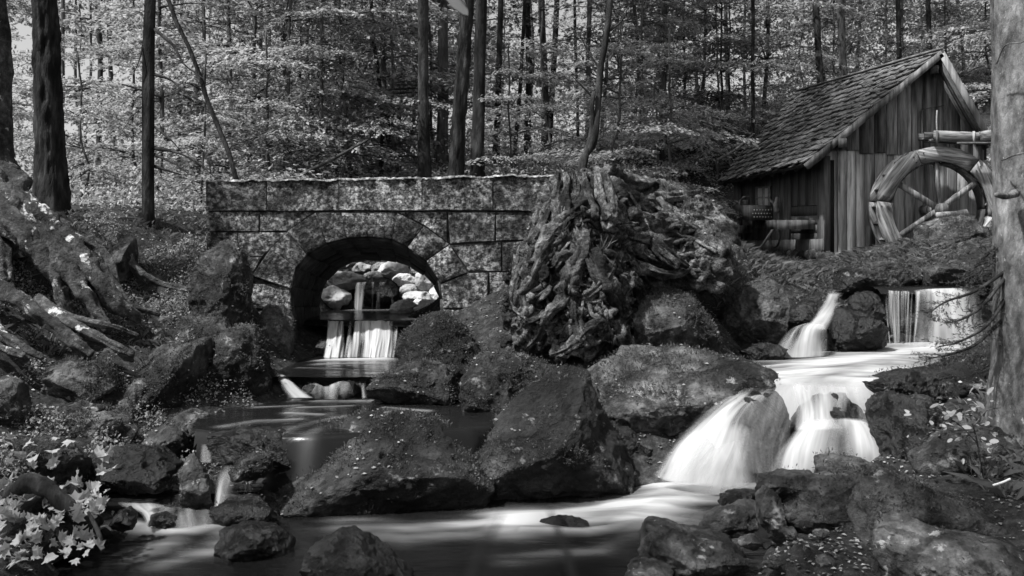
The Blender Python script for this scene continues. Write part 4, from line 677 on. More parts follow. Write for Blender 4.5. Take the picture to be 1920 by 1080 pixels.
# the roof: a deck with shingle courses on the long slope
E0, E1 = P(1510, 307, 14.6), P(1345, 345, 20.2)       # eave, near and far
R0, R1 = P(1765, 95, 14.6), P(1497, 172, 20.0)        # ridge
W0, W1 = P(1862, 268, 14.6), P(1862, 268, 14.6) + (R1 - R0) * [1, 1, .4]
def quadslab(a, b, c, d, th):
    n = np.cross(b - a, d - a); n /= np.linalg.norm(n)
    if n[2] < 0: n = -n
    V = np.array([a, b, c, d, a - n * th, b - n * th, c - n * th, d - n * th]); return V, np.array([[0, 1, 2, 3], [7, 6, 5, 4], [0, 4, 5, 1], [1, 5, 6, 2], [2, 6, 7, 3], [3, 7, 4, 0]]), n
_, _, nL = quadslab(E0, R0, R1, E1, .05); _g = 14
def S(u, v_): a = E0 + (E1 - E0) * u; b = R0 + (R1 - R0) * u; return a + (b - a) * v_
V = np.array([S(i / (_g - 1), j / (_g - 1)) - nL * t_ for t_ in (0, .05) for i in range(_g) for j in range(_g)]); I = np.arange(2 * _g * _g).reshape(2, _g, _g)
ff = [np.stack([I[k, :-1, :-1], I[k, 1:, :-1], I[k, 1:, 1:], I[k, :-1, 1:]], -1).reshape(-1, 4) for k in (0, 1)]
for a_, b_ in ((I[0, 0], I[1, 0]), (I[0, -1], I[1, -1]), (I[0, :, 0], I[1, :, 0]), (I[0, :, -1], I[1, :, -1])): ff.append(np.stack([a_[:-1], a_[1:], b_[1:], b_[:-1]], -1))
rf = H.part('roof', V, np.vstack(ff), M['plank_dark'])
V, ff, nR = quadslab(R0, W0, W1, R1, .05); H.part('roof_deck', V, ff, M['plank_dark'], rf)
NR, NC = 17, 40
small = []; cnt = 0
for r_ in range(NR):
    v0, v1 = r_ / NR, min(1.0, (r_ + 1.75) / NR)
    for c_ in range(NC):
        wj = rg.uniform(-.25, .25, 2) / NC; u0, u1 = c_ / NC + (wj[0] if c_ else 0), (c_ + 1) / NC - .0015
        off = (.5 / NC if r_ % 2 else 0); u0, u1 = max(0, min(1, u0 + off)), max(0, min(1, u1 + off))
        if u1 - u0 < .004: continue
        j = rg.uniform(-.22, .22) / NR
        def S(u, v_): a = E0 + (E1 - E0) * u; b = R0 + (R1 - R0) * u; return a + (b - a) * v_
        lift = .06 + rg.uniform(-.012, .02); q = [S(u0, v0 + j) + nL * lift, S(u1, v0 + j) + nL * (lift + rg.uniform(-.008, .008)), S(u1, v1) + nL * .008, S(u0, v1) + nL * .008]
        V, ff = slab(q, -nL * .026, .003)
        if u0 < .42 and cnt < 300: H.part('shingle', V, ff, M['shingle'], rf); cnt += 1
        else: small.append((V, tri(np.array([list(x) if len(x) == 4 else list(x) + [x[-1]] for x in ff]))))
v, f = cat_meshes(small); so = H.part('shingle_courses', v, f, M['shingle'], rf); so['kind'] = 'stuff'
sm2 = []
for r_ in range(14):
    for c_ in range(24):
        def S2(u, v_): a = W0 + (W1 - W0) * u; b = R0 + (R1 - R0) * u; return a + (b - a) * v_
        q = [S2(c_ / 24, r_ / 14) + nR * .03, S2((c_ + .97) / 24, r_ / 14) + nR * .03, S2((c_ + .97) / 24, min(1, (r_ + 1.6) / 14)) + nR * .008, S2(c_ / 24, min(1, (r_ + 1.6) / 14)) + nR * .008]
        V, ff = slab(q, -nR * .016, .003); sm2.append((V, tri(np.array([list(x) for x in ff]))))
v, f = cat_meshes(sm2); so = H.part('shingle_courses', v, f, M['shingle'], rf); so['kind'] = 'stuff'
for a, b in ((E0, R0), (W0, R0)):
    V, ff = bar(a + [0, -.015, -.05], b + [0, -.015, -.05], .03, .1); H.part('rake_board', V, ff, M['gable'], rf)
V, ff = bar(R0 + nL * .03, R1 + nL * .03, .09, .03); H.part('ridge_board', V, ff, M['shingle'], rf)
for t in np.linspace(.03, .97, 9):
    q = E0 + (E1 - E0) * t; d = (R0 - E0) / np.linalg.norm(R0 - E0); V, ff = bar(q + d * .05 - nL * .09, q + d * .7 - nL * .09, .06, .08); H.part('rafter', V, ff, M['plank_dark'], rf)
for t in (0.18, .55):                                   # rafters under the right gable overhang
    V, ff = bar(W0 + (R0 - W0) * .02 + [0, t, -.1], R0 + [0, t, -.1], .06, .08); H.part('rafter', V, ff, M['plank_dark'], rf)
V, ff = bar(P(1580, 268, 14.55), P(1580, 268, 15.2), .12, .14); H.part('purlin', V, ff, M['plank_dark'], rf)
V, ff = bar(P(1752, 130, 14.62), P(1752, 130, 15.2), .12, .12); H.part('purlin', V, ff, M['plank_dark'], rf)
# dry stone footing
fo = H.part('foundation', *boxv(((5.0 + 7.3) / 2, 17.4, 1.55), (2.3, 4.6, .4)), M['mortar'])
for k in range(16):
    px = 1380 + k * 11; s_ = sidept(px, 478); D, Df = ico(3); V = D * [.12, .16, .10] * rg.uniform(.8, 1.25); V += (fbm(V * 9 + k, 3, k) * .03)[:, None]; H.part('stone', V + s_ + [-.02, 0, .0], Df, M['rock_grey'], fo)
for k in range(12):
    s_ = P(1552 + k * 25, 486, GY); D, Df = ico(3); V = D * [.15, .12, .1] * rg.uniform(.8, 1.25); V += (fbm(V * 9 + k, 3, k + 50) * .03)[:, None]; H.part('stone', V + s_ + [0, .03, 0], Df, M['rock_grey'], fo)
# shovel and hoop on the side wall
sb = sidept(1433, 492) + [-.35, -.3, 0]; st = sidept(1468, 424) + [-.13, 0, 0]
t = Thing('shovel', 'long handled shovel leaning against the dark side of the mill hut', 'shovel', sb)
d = (sb - st) / np.linalg.norm(sb - st); t.part('handle', *tube([st, sb - d * .1], [.022, .022], 8), M['bone'], smooth=True)
s_ = np.cross(d, [0, 1., 0.2]); s_ /= np.linalg.norm(s_); nn_ = np.cross(d, s_)
V = np.array([sb - d * .12 + s_ * .1, sb - d * .12 - s_ * .1, sb + d * .08 - s_ * .12, sb + d * .16, sb + d * .08 + s_ * .12]); V, ff = slab(V, nn_ * .012, .003); t.part('blade', V, ff, M['iron'])
hc = sidept(1466, 447) + [-.13, 0, 0]; th = np.linspace(0, 2 * np.pi, 25); ring = np.c_[np.full(25, hc[0]), hc[1] + .30 * np.cos(th), hc[2] + .155 * np.sin(th)]
V, ff = tube(ring, .022, 6, cap=False); single('iron_hoop', V, ff, M['iron'], 'dark iron hoop hanging on the side wall beside the shovel', 'hoop')
# ------------------------------------------------------------------ water wheel
WYf, WYr = 14.42, 14.78; hub = P(1763, 392, WYf); RO, RI = .945, .715
WW = Thing('water_wheel', 'silvered wooden mill wheel against the gable of the hut', 'water wheel', hub - [0, 0, RO])
def arcseg(y0, y1, r0, r1, a0, a1, n=8):
    a = np.linspace(a0, a1, n); V = []
    for y in (y0, y1):
        for r_ in (r0, r1): V.append(np.c_[hub[0] + r_ * np.cos(a), np.full(n, y), hub[2] + r_ * np.sin(a)])
    V = np.vstack(V); q = lambda k, i: k * n + i; f_ = []
    for i in range(n - 1):
        f_ += [(q(0, i), q(1, i), q(1, i + 1), q(0, i + 1)), (q(2, i), q(2, i + 1), q(3, i + 1), q(3, i)), (q(1, i), q(3, i), q(3, i + 1), q(1, i + 1)), (q(0, i), q(0, i + 1), q(2, i + 1), q(2, i))]
    f_ += [(q(0, 0), q(2, 0), q(3, 0), q(1, 0)), (q(0, n - 1), q(1, n - 1), q(3, n - 1), q(2, n - 1))]; return V, np.array(f_)
_h = hub.copy(); hub = np.zeros(3); segs = [arcseg(0, .06, RI, RO, -R(30) + .014, R(30) - .014, 10), arcseg(0, .055, RI + .012, RO + .012, -R(30) + .014, R(30) - .014, 10)]; hub = _h
segm = [mesh('rim_segment', v_, f_, M['wheel']) for v_, f_ in segs]
for y0 in (WYf, WYr - .06):
    for k in range(6): link('rim_segment', segm[k % 2], WW.o, hub + [0, y0 - hub[1], 0] - WW.loc, (0, -R(82 + 60 * k), 0))
for k in range(6):                                      # bolts beside each joint
    for da in (-.09, .09):
        for r_ in (.79, .88): a = R(52 + 60 * k) + da; WW.part('bolt', hub + [r_ * math.cos(a), -.004, r_ * math.sin(a)] + ico(1)[0] * .012, ico(1)[1], M['iron'])
for k in range(22):
    a = R(k * 360 / 22 + 4); c0 = np.array([hub[0] + RI * math.cos(a), 0, hub[2] + RI * math.sin(a)]); c1 = np.array([hub[0] + RO * .985 * math.cos(a + .16), 0, hub[2] + RO * .985 * math.sin(a + .16)])
    q = [c0 + [0, WYf + .06, 0], c1 + [0, WYf + .06, 0], c1 + [0, WYr - .06, 0], c0 + [0, WYr - .06, 0]]; n_ = np.cross(q[1] - q[0], q[3] - q[0]); n_ /= np.linalg.norm(n_)
    V, ff = slab(q, n_ * .025, .003); WW.part('paddle', V, ff, M['gable'])
V, ff = arcseg(WYf + .065, WYr - .065, RI - .025, RI, 0, 2 * np.pi, 49); WW.part('sole_board', V, ff, M['gable'])
for a_ in (35, 92, 147, 215, 270, 327):
    a = R(a_); V, ff = bar(hub + [.06 * math.cos(a), .03, .06 * math.sin(a)], hub + [(RI + .06) * math.cos(a), .1 if a_ in (92, 270) else .1, (RI + .06) * math.sin(a)], .05, .085); WW.part('spoke', V, ff, M['wheel'])
V, ff = tube([hub + [0, -.12, 0], hub + [0, .62, 0]], [.085, .085], 14); WW.part('axle', V, ff, M['gable'], smooth=False)
V, ff = tube([P(1757, 404, 14.2), P(1790, 402, 14.25), P(1812, 401, 14.25)], [.05, .05, .075], 10, sub=3); WW.part('bearing_log', V, ff, M['gable'], smooth=True)
# flume over the wheel
fl = Thing('wooden_flume', 'weathered wooden water trough reaching over the mill wheel', 'flume', P(1795, 268, 14.5))
def trough(a, b, wd, h):
    a = np.array(a); b = np.array(b); o = np.array([0, wd / 2, 0])
    for nm, p, q, s1, s2 in (('side_board', a - o, b - o, .03, h), ('side_board', a + o, b + o, .03, h), ('bottom_board', a + [0, 0, -h / 2 + .015], b + [0, 0, -h / 2 + .015], wd - .034, .03)):
        V, ff = bar(p, q, s1, s2); fl.part(nm, V, ff, M['wheel_h'])
trough(P(1742, 256, 14.5), P(1830, 260, 14.5), .32, .15); trough(P(1728, 256, 14.62), P(1748, 256, 14.62), .2, .11); trough(P(1829, 258, 14.45), P(1960, 236, 14.1), .26, .15)
for px in (1757, 1826): V, ff = bar(P(px, 246, 14.32), P(px, 270, 14.32), .03, .02); fl.part('strap', V, ff, M['gable'])
V, ff = bar(P(1795, 268.5, 14.25), P(1870, 268.5, 14.25), .05, .03); fl.part('support_beam', V, ff, M['plank_dark'])
V, ff = tube([P(1757, 207, 14.6), P(1756, 228, 14.55), P(1757, 248, 14.5)], .012, 6, sub=3); fl.part('rope', V, ff, M['bone'], smooth=True)
# stones carrying the axle
for k, (lb, ol, Y) in enumerate([('mossy stone pier under the wheel axle', [(1712, 460), (1720, 425), (1760, 408), (1850, 402), (1866, 430), (1866, 470), (1780, 480)], 13.9), ('pale stone at the foot of the wheel', [(1612, 482), (1640, 466), (1668, 456), (1690, 460), (1695, 480), (1650, 490)], 13.7),
                                 ('flat stone slab beside the wheel foot', [(1690, 478), (1700, 458), (1740, 450), (1790, 458), (1790, 480)], 13.6), ('light faced stone left of the wheel', [(1625, 495), (1632, 478), (1665, 470), (1690, 482), (1680, 498)], 13.4), ('grey corner stone under the plank wall', [(1548, 496), (1552, 480), (1585, 478), (1598, 488), (1590, 500)], 14.4)]):
    V, f = rock(ol, Y, .3 if k else .4, 700 + k, lean=.1, box=3.5, sub=5, cover=.8 if k in (0, 2) else .1); single('boulder', V, f, M['rock_grey'], lb, 'stone', 'stones round the mill')
# ------------------------------------------------------------------ the great stump and its roots
ST = Thing('tree_stump', 'huge gnarled stump with a tangle of weathered roots beside the bridge', 'stump', P(1070, 665, 9.0))
SO = [(950, 690), (948, 610), (962, 520), (985, 450), (1015, 390), (1035, 340), (1060, 322), (1110, 322), (1135, 345), (1165, 400), (1195, 470), (1200, 560), (1190, 640), (1170, 690)]
V, f = rock(SO, 9.6, .6, 801, lean=.32, box=2.2, facets=2, rough=.06, sub=7, fine=1.6, cover=.8, crisp=.4, under=0)
_n = normals(V, f); V += _n * (np.clip(.25 - np.abs(fbm(V * [3.4, 3.4, 2.2], 4, 61, .6)), -.6, .3) * .22 + np.clip(.2 - np.abs(fbm(V * 8, 3, 62)), -.4, .2) * .10)[:, None]
ST.part('root_mass', V, f, M['stump'], smooth=True)
V2, f2 = rock([(1140, 620), (1130, 430), (1160, 355), (1230, 372), (1320, 425), (1385, 470), (1350, 545), (1250, 580)], 10.4, .5, 805, lean=.5, box=2.3, facets=2, rough=.07, sub=6, fine=1.6, cover=1.4, crisp=.4, under=0)
_n = normals(V2, f2); V2 += _n * (np.clip(.25 - np.abs(fbm(V2 * [2.2, 3.4, 3.4], 4, 63, .6)), -.6, .3) * .2)[:, None]; ST.part('root_mass', V2, f2, M['stump'], smooth=True)
_fr = V[V[:, 1] < 9.9]; _fr = np.vstack([_fr, V2[V2[:, 1] < 10.5]])
def bundle(p, r, seed, k_=4, amp=.3):
    # a root of several grown-together strands
    rg_ = np.random.default_rng(seed); p = np.asarray(p, float); n = len(p); t = np.linspace(0, n - 1, (n - 1) * 8 + 1); q = catmull(p, t); rr = np.interp(t, np.arange(n), r); out = []
    tn = np.gradient(q, axis=0); tn /= np.linalg.norm(tn, axis=1)[:, None] + 1e-9; u = np.cross(tn, [0, 1., .2]); u /= np.linalg.norm(u, axis=1)[:, None] + 1e-9; b = np.cross(tn, u)
    for i in range(k_):
        ph = i * 6.283 / k_ + rg_.uniform(-.4, .4) + t * rg_.uniform(.15, .6); w_ = rr * rg_.uniform(.45, .75) * (1 + .25 * np.sin(t * rg_.uniform(1, 3) + i))
        c = q + (u * np.cos(ph)[:, None] + b * np.sin(ph)[:, None]) * w_[:, None] + np.c_[vnoise(np.c_[t * 2.1, t * 0 + seed, t * 0 + i], 1), vnoise(np.c_[t * 2.1, t * 0 + seed, t * 0 + i], 2), vnoise(np.c_[t * 2.1, t * 0 + seed, t * 0 + i], 3)] * rr[:, None] * .35
        out.append(tube(c, np.maximum(rr * rg_.uniform(.3, .62), .004) * (1 - .6 * (t / (n - 1)) ** 2) * (1 + .3 * vnoise(np.c_[t * 3, t * 0 + i, t * 0 + seed], 9)), 9, amp, seed + i, 26))
    return cat_meshes(out)
def onstump(px, py, out=0.02):
    """front of the root mass at that bearing"""
    k = np.c_[_fr[:, 0] / _fr[:, 1] * F + 960 - px, HZ - (_fr[:, 2] - CZ) / _fr[:, 1] * F - py]; d = np.hypot(k[:, 0], k[:, 1]); i = np.argsort(d)[:10]
    if d[i[0]] > 25: Y = 9.5
    else: Y = np.percentile(_fr[i, 1], 20)
    return P(px, py, Y - out)
RT = [([(1060, 330), (1035, 380), (1015, 430), (990, 470), (972, 500)], .055, .04), ([(1100, 385), (1060, 410), (1030, 440), (1010, 480), (985, 540), (990, 590)], .07, .05), ([(1075, 420), (1100, 410), (1140, 425), (1180, 430), (1215, 455)], .08, .05),
      ([(1080, 410), (1090, 470), (1070, 520), (1060, 560), (1080, 600), (1090, 640)], .075, .05), ([(1120, 330), (1140, 380), (1165, 395), (1180, 430), (1190, 470)], .06, .05), ([(1110, 470), (1130, 520), (1150, 560), (1165, 610), (1175, 650)], .07, .06),
      ([(1030, 460), (1000, 520), (975, 560), (965, 620), (955, 660)], .05, .035), ([(1040, 500), (1060, 480), (1090, 490), (1120, 480), (1150, 500)], .05, .03), ([(985, 490), (965, 540), (970, 580), (995, 600), (1020, 590)], .045, .03),
      ([(1060, 560), (1030, 590), (1010, 630), (985, 655)], .05, .03), ([(1095, 560), (1120, 540), (1145, 500), (1150, 470)], .05, .04), ([(1040, 540), (1065, 560), (1075, 600), (1060, 640)], .04, .03), ([(1130, 600), (1100, 620), (1070, 650), (1040, 665)], .05, .035),
      ([(1150, 620), (1130, 640), (1110, 665), (1080, 675)], .045, .03), ([(1010, 400), (1000, 440), (975, 480), (965, 520)], .04, .03), ([(1180, 520), (1200, 545), (1190, 590), (1180, 640)], .05, .04), ([(1090, 360), (1095, 400), (1120, 440), (1150, 450)], .05, .035)]
rg = np.random.default_rng(12)
for k in range(60):
    y = rg.uniform(380, 640); x = rg.uniform(np.interp(y, [330, 450, 520, 610, 690], [1055, 1005, 986, 972, 972]), 1175); q = [(x, y)]; h = math.atan2(y - 300, (x - 1085) * 1.6) + rg.normal(0, .75)
    for _ in range(rg.integers(3, 6)):
        h += rg.normal(0, .5); x += 20 * math.cos(h); y += 20 * math.sin(h); y = min(max(y, 400), 665); q.append((min(max(x, np.interp(y, [330, 450, 520, 610, 690], [1052, 1003, 984, 970, 970])), 1185), y))
    RT.append((q, rg.uniform(.008, .028), rg.uniform(.004, .012)))
for k in range(26):                                     # roots running right over the flank
    x, y = rg.uniform(1130, 1260), rg.uniform(370, 520); q = [(x, y)]; h = rg.normal(.25, .25)
    for _ in range(rg.integers(3, 6)): h += rg.normal(0, .35); x += 26 * math.cos(h); y += 18 * math.sin(h); y = max(y, np.interp(x, [1130, 1180, 1230, 1320, 1385], [350, 372, 388, 436, 476])); q.append((min(x, 1372), min(y, 570)))
    RT.append((q, rg.uniform(.02, .05), rg.uniform(.008, .02)))
for k, (q, r0, r1) in enumerate(RT):
    p = [onstump(a, b, r0 * .35) for a, b in q]; n = len(p)
    V, ff = tube(p, np.linspace(r0 * 1.15, r1, n) * rg.uniform(.8, 1.3, n), 26 if k < 17 else 9, .16, k, 22, sub=10 if k < 17 else 7, lobe=.26, grain=.55 if k < 17 else .3); ST.part('root', V, ff, M['stump'], smooth=True)
# splintered crown
for k in range(11):
    x = 1048 + k * 9 + rg.uniform(-4, 4); y0 = 322 + rg.uniform(-4, 12); a = P(x, y0, 9.45 + rg.uniform(-.1, .15)); b = P(x + rg.uniform(-6, 30), 420 + rg.uniform(-20, 30), 9.2)
    V, ff = tube([b, (a + b) / 2 + rg.normal(0, .02, 3), a], [.06, .055, .02], 20, .15, 90 + k, 16, sub=12, lobe=.3, grain=.7); ST.part('splinter', V, ff, M['stump'], smooth=True)
# long roots running right over the bank to the hut
for k, (q, r0, r1) in enumerate([([(1150, 350, 9.9), (1200, 385, 10.2), (1240, 402, 10.6), (1290, 415, 11), (1340, 420, 11.6)], .1, .03), ([(1180, 400, 9.7), (1230, 425, 10), (1280, 430, 10.4), (1320, 412, 10.9)], .09, .05), ([(1170, 440, 9.5), (1230, 455, 9.8), (1260, 450, 10.2), (1310, 455, 10.8), (1370, 448, 11.6)], .08, .03),
                                 ([(1130, 330, 10.2), (1180, 345, 10.8), (1230, 350, 11.3), (1290, 375, 11.8), (1330, 385, 12.2)], .12, .04), ([(1200, 470, 9.6), (1240, 490, 9.7), (1290, 480, 10), (1330, 470, 10.5)], .06, .03), ([(1210, 440, 9.8), (1235, 470, 9.6), (1270, 500, 9.6)], .06, .04), ([(1240, 395, 11), (1290, 385, 11.4), (1330, 398, 11.6), (1375, 405, 12)], .07, .03), ([(1190, 420, 9.9), (1250, 412, 10.2), (1310, 430, 10.7), (1350, 440, 11.2)], .07, .03), ([(1160, 365, 9.8), (1190, 400, 9.8), (1215, 440, 9.7), (1245, 470, 9.6), (1290, 500, 9.7)], .08, .03), ([(1220, 375, 10.6), (1270, 370, 11), (1310, 360, 11.6)], .07, .04), ([(1200, 500, 9.5), (1250, 515, 9.6), (1300, 505, 9.9), (1360, 490, 10.6)], .05, .02)]):
    V, ff = tube([P(*c) for c in q], np.linspace(r0 * 1.1, r1, len(q)), 26, .16, 60 + k, 20, sub=12, lobe=.26, grain=.55); ST.part('root', V, ff, M['stump'], smooth=True)
V, f = rock(under=0, outline=[(1130, 420), (1140, 350), (1190, 328), (1240, 335), (1300, 368), (1390, 425), (1380, 500), (1250, 520), (1150, 490)], Y=11.4, T=.8, seed=803, lean=.45, box=2.2, facets=3, rough=.12, sub=6, fine=2, cover=1.6, crisp=.4)
single('root_mound', V, f, M['stump'], 'earthy mound of old roots between the stump and the mill hut', 'mound')
# ------------------------------------------------------------------ tree builders
def leafquads(c, d, n, s, asp=.55, fold=.15):
    d = d / (np.linalg.norm(d, axis=1)[:, None] + 1e-9); n = n - d * (n * d).sum(1)[:, None]; n /= np.linalg.norm(n, axis=1)[:, None] + 1e-9; b = np.cross(d, n)
    s = s[:, None]; V = np.stack([c - d * s * .5, c + b * s * asp * .5 + n * s * fold * .5, c + d * s * .5, c - b * s * asp * .5 + n * s * fold * .5], 1).reshape(-1, 3)
    return V, np.arange(len(V)).reshape(-1, 4)
def crown(seed, H_, h0, nb, L0, per, ls, droop=.25, taper=1.0, flat=.35, asp=.55):
    """layered sprays: branches leave the stem, twigs fan out nearly flat, leaves sit along the twigs"""
    rg = np.random.default_rng(seed); C, Dd, Nn, S, wood = [], [], [], [], []
    for k in range(nb):
        nw = max(3, nb // 5); t = ((k % nw) + rg.uniform(-.12, .12)) / nw; t = min(max(t, 0), 1); h = h0 + (H_ - h0) * t; az = k * 2.399 + rg.normal(0, .5); L = L0 * (1 - taper * .85 * t ** 1.3) * rg.uniform(.7, 1.2); up = rg.uniform(-.1, .35) * (1 - droop)
        ax = np.array([math.cos(az), math.sin(az), 0]); sd_ = np.array([-ax[1], ax[0], 0]); n = max(8, int(per * L))
        nt_ = max(4, int(L * 6)); tw = rg.integers(0, nt_, n); tt = (tw + .5) / nt_ * .85 + .12; side = np.where(tw % 2, 1, -1); w_ = L * .38 * (1 - (tt - .35) ** 2 * 1.6).clip(.15) ; s_ = rg.uniform(0, 1, n) ** .8
        lat = side * s_ * w_; r_ = tt * L + s_ * w_ * .75
        z = h + up * r_ - droop * (r_ / L) ** 2 * L * .45 - s_ * w_ * droop * .5 + rg.normal(0, .02, n) + np.sin(tw * 12.9) * .025 * L
        q = ax * r_[:, None] + sd_ * lat[:, None]; q[:, 2] = z; q[:, :2] += rg.normal(0, .035, (n, 2))
        C.append(q); dd = ax * .75 + sd_ * side[:, None] * .65 + rg.normal(0, .35, (n, 3)); dd[:, 2] -= .25; Dd.append(dd)
        nn = rg.normal(0, flat, (n, 3)); nn[:, 2] += 1; Nn.append(nn); S.append(rg.uniform(.7, 1.3, n) * ls)
        p = [np.array([0, 0, h - .1]), ax * L * .4 + [0, 0, h + up * L * .4 - droop * .07 * L], ax * L * .95 + [0, 0, h + up * L * .95 - droop * .42 * L]]; wood.append(tube(p, [.006 + .007 * L, .005 + .003 * L, .002], 4, sub=3, cap=False))
    V, f_ = leafquads(np.vstack(C), np.vstack(Dd), np.vstack(Nn), np.concatenate(S), asp); return (V, f_), cat_meshes(wood)
def trunkmesh(H_, r0, r1, seed, lean=(0, 0), sides=12, flare=1.5, amp=.1, wob=.05, extra=None, relief=0.0):
    rg = np.random.default_rng(seed); n = 220 if relief else 26; t = np.linspace(0, 1, n); p = np.c_[lean[0] * t * H_ + wob * fbm(np.c_[t * 3, t * 0 + seed, t * 0], 3, seed), lean[1] * t * H_ + wob * fbm(np.c_[t * 3, t * 0, t * 0 + seed], 3, seed + 1), -.3 + t * (H_ + .3)]
    r = (r0 + (r1 - r0) * t) * (1 + (flare - 1) * np.exp(-np.maximum(p[:, 2], 0) / (r0 * 3.0))); m = tube(p, r, sides, amp, seed, 4 / r0 * .25)
    if relief:                                          # furrowed bark
        V_, f_ = m; c = p[np.minimum(np.arange(len(V_)) // sides, n - 1)]; d = V_ - c; d /= np.linalg.norm(d, axis=1)[:, None] + 1e-9
        e = V_ * [1, 1, .22]; m = (V_ + d * ((.5 - 1.6 * np.abs(fbm(e * 16, 3, seed + 3, .6))) * relief + fbm(V_ * [30, 30, 14], 2, seed) * relief * .3)[:, None], f_)
    return cat_meshes([m] + list(extra or []))
CR = {}
def getcrown(key):
    if key not in CR:
        kind, s = key; 
        if kind == 'beech': c, w_ = crown(s, 6.2, .5, 40, 2.2, 170, .085, .45, .75, .25); lm = 'leaf_b'
        elif kind == 'beechtall': c, w_ = crown(s, 10, 2.2, 45, 2.4, 140, .1, .4, .6, .3); lm = 'leaf'
        elif kind == 'young': c, w_ = crown(s, 3.0, .2, 25, 1.4, 210, .065, .4, .7, .25); lm = 'leaf_b'
        elif kind == 'spruce': c, w_ = crown(s, 9, .8, 70, 1.9, 150, .085, 1.0, .9, .3, .28); lm = 'leaf'
        elif kind == 'canopy': c, w_ = crown(s, 14, 8.5, 22, 2.9, 48, .2, .25, .45); lm = 'leaf'
        tm = trunkmesh({'beech': 6.2, 'beechtall': 10, 'young': 3, 'spruce': 9, 'canopy': 14}[kind], {'beech': .04, 'beechtall': .055, 'young': .025, 'spruce': .06, 'canopy': .2}[kind], .015, s, (0, 0), 8, 1.3, .08, .12, [w_])
        CR[key] = (mesh(kind + '_crown', *c, M[lm]), mesh(kind + '_trunk', *tm, M['bark_mid'], True))
    return CR[key]
def leafy(label, x, y, key, group, s=1.0, rz=0.0, z=None, sz=1.0):
    cm, tm = getcrown(key); o = link('leafy_tree', None, None, (x, y, (gz(x, y)[0] if z is None else z) - .05), (0, 0, rz)); tag(o, label, 'tree', group); o.scale = (s, s, s * sz)
    link('crown', cm, o); link('trunk', tm, o); return o
TALL = []
def tall(label, pxb, pyb, pxt, wpx, Y, mat='bark_dark', top=0, hi=15.0, crown_=None, seed=0, flare=1.35, group='tall trunks', branches=(), amp=.1, wob=.04, relief=0.0):
    """a trunk through two points seen in the photograph, base and where it leaves the frame"""
    b, t_ = P(pxb, pyb, Y), P(pxt, top, Y); z0 = b[2]; r = wpx / F * Y / 2; ln = (t_ - b) / max(.1, (t_[2] - b[2]))
    T_ = Thing('tall_tree', label, 'tree', b, group); H_ = hi; V, f_ = trunkmesh(H_, r, r * .6, seed, (ln[0], 0), 64 if relief else 14, flare, amp, wob, None, relief)
    tr = link('trunk', mesh('trunk', V, f_, M[mat], True), T_.o)
    for q, r0, r1 in branches:
        p = [P(*c) for c in q]; T_.part('branch', *tube(p, np.linspace(r0, r1, len(p)), 6, .2, seed, 8, sub=5), M[mat], smooth=True)
    if crown_:
        cm, _ = getcrown(('canopy', crown_)); c = link('crown', cm, T_.o, (0, 0, 0)); c.rotation_euler = (0, 0, seed * 1.3)
        if seed < 3: c.scale = (.45,) * 3; c.location = (0, 0, 10)
    TALL.append(T_); return T_
# ------------------------------------------------------------------ trees near the stream
tall('thick dark rough trunk at the left beside the root tree', 92, 415, 84, 50, 11.0, crown_=1, seed=1, flare=1.5, amp=.1, relief=.022)
tall('slim straight dark trunk left of the bridge', 279, 428, 280, 23, 11.5, crown_=2, seed=2, flare=1.15, branches=[([(290, 55, 11.5), (325, 85, 11.4), (345, 120, 11.3), (385, 150, 11.2)], .025, .006), ([(290, 140, 11.5), (320, 150, 11.4), (350, 175, 11.3), (390, 195, 11.2)], .02, .005), ([(290, 238, 11.5), (320, 262, 11.4), (340, 285, 11.4)], .018, .006),
                                                                                                                     ([(290, 278, 11.5), (330, 285, 11.3), (370, 305, 11.2), (400, 330, 11.1)], .024, .006), ([(290, 290, 11.5), (330, 308, 11.3), (352, 325, 11.2)], .02, .006), ([(290, 312, 11.5), (340, 328, 11.4)], .02, .006), ([(270, 75, 11.5), (262, 110, 11.4), (252, 135, 11.4)], .012, .004)])
tall('dark upright trunk, first of the group of four above the bridge', 797, 315, 797, 21, 15.0, crown_=3, seed=3)
tall('paler trunk between two dark ones above the bridge', 828, 300, 830, 20, 17.0, mat='bark_mid', crown_=1, seed=4)
tall('thick leaning trunk just behind the bridge parapet', 852, 345, 874, 27, 12.6, crown_=2, seed=5, amp=.14, relief=.016)
tall('dark trunk right of the leaning one above the bridge', 900, 320, 905, 23, 15.2, crown_=3, seed=6, amp=.14)
tall('slender dark trunk right of the group of four', 930, 300, 940, 12, 19.0, crown_=1, seed=7)
tall('thin dark sapling stem left of the trunk group', 705, 300, 692, 8, 16.5, seed=8, hi=9, wob=.15)
tall('curved dark young tree growing from the back of the stump', 1090, 335, 1143, 13, 9.95, seed=9, hi=.9, flare=1.1).o
cv = [P(1088, 335, 9.95), P(1092, 300, 9.95), P(1112, 265, 9.97), P(1121, 200, 10), P(1126, 130, 10), P(1138, 60, 10), P(1146, -20, 10), P(1160, -160, 10.1), P(1165, -420, 10.2)]
V, ff = tube(cv, [.042, .038, .045, .036, .034, .032, .03, .025, .01], 9, .12, 4, 8, sub=6); TALL[-1].part('stem', V, ff, M['bark_dark'], smooth=True)
for q in ([(1126, 130, 10), (1105, 100, 10), (1085, 60, 10)], [(1120, 190, 10), (1090, 160, 10), (1070, 140, 10)], [(1140, 60, 10), (1165, 40, 10), (1180, 10, 10)]): TALL[-1].part('branch', *tube([P(*c) for c in q], [.014, .01, .004], 5, sub=4), M['bark_dark'], smooth=True)
tall('bent thin dark tree with hanging twigs left of the bridge', 440, 345, 350, 9, 13.0, seed=10, hi=8.5, wob=.25, flare=1.1)
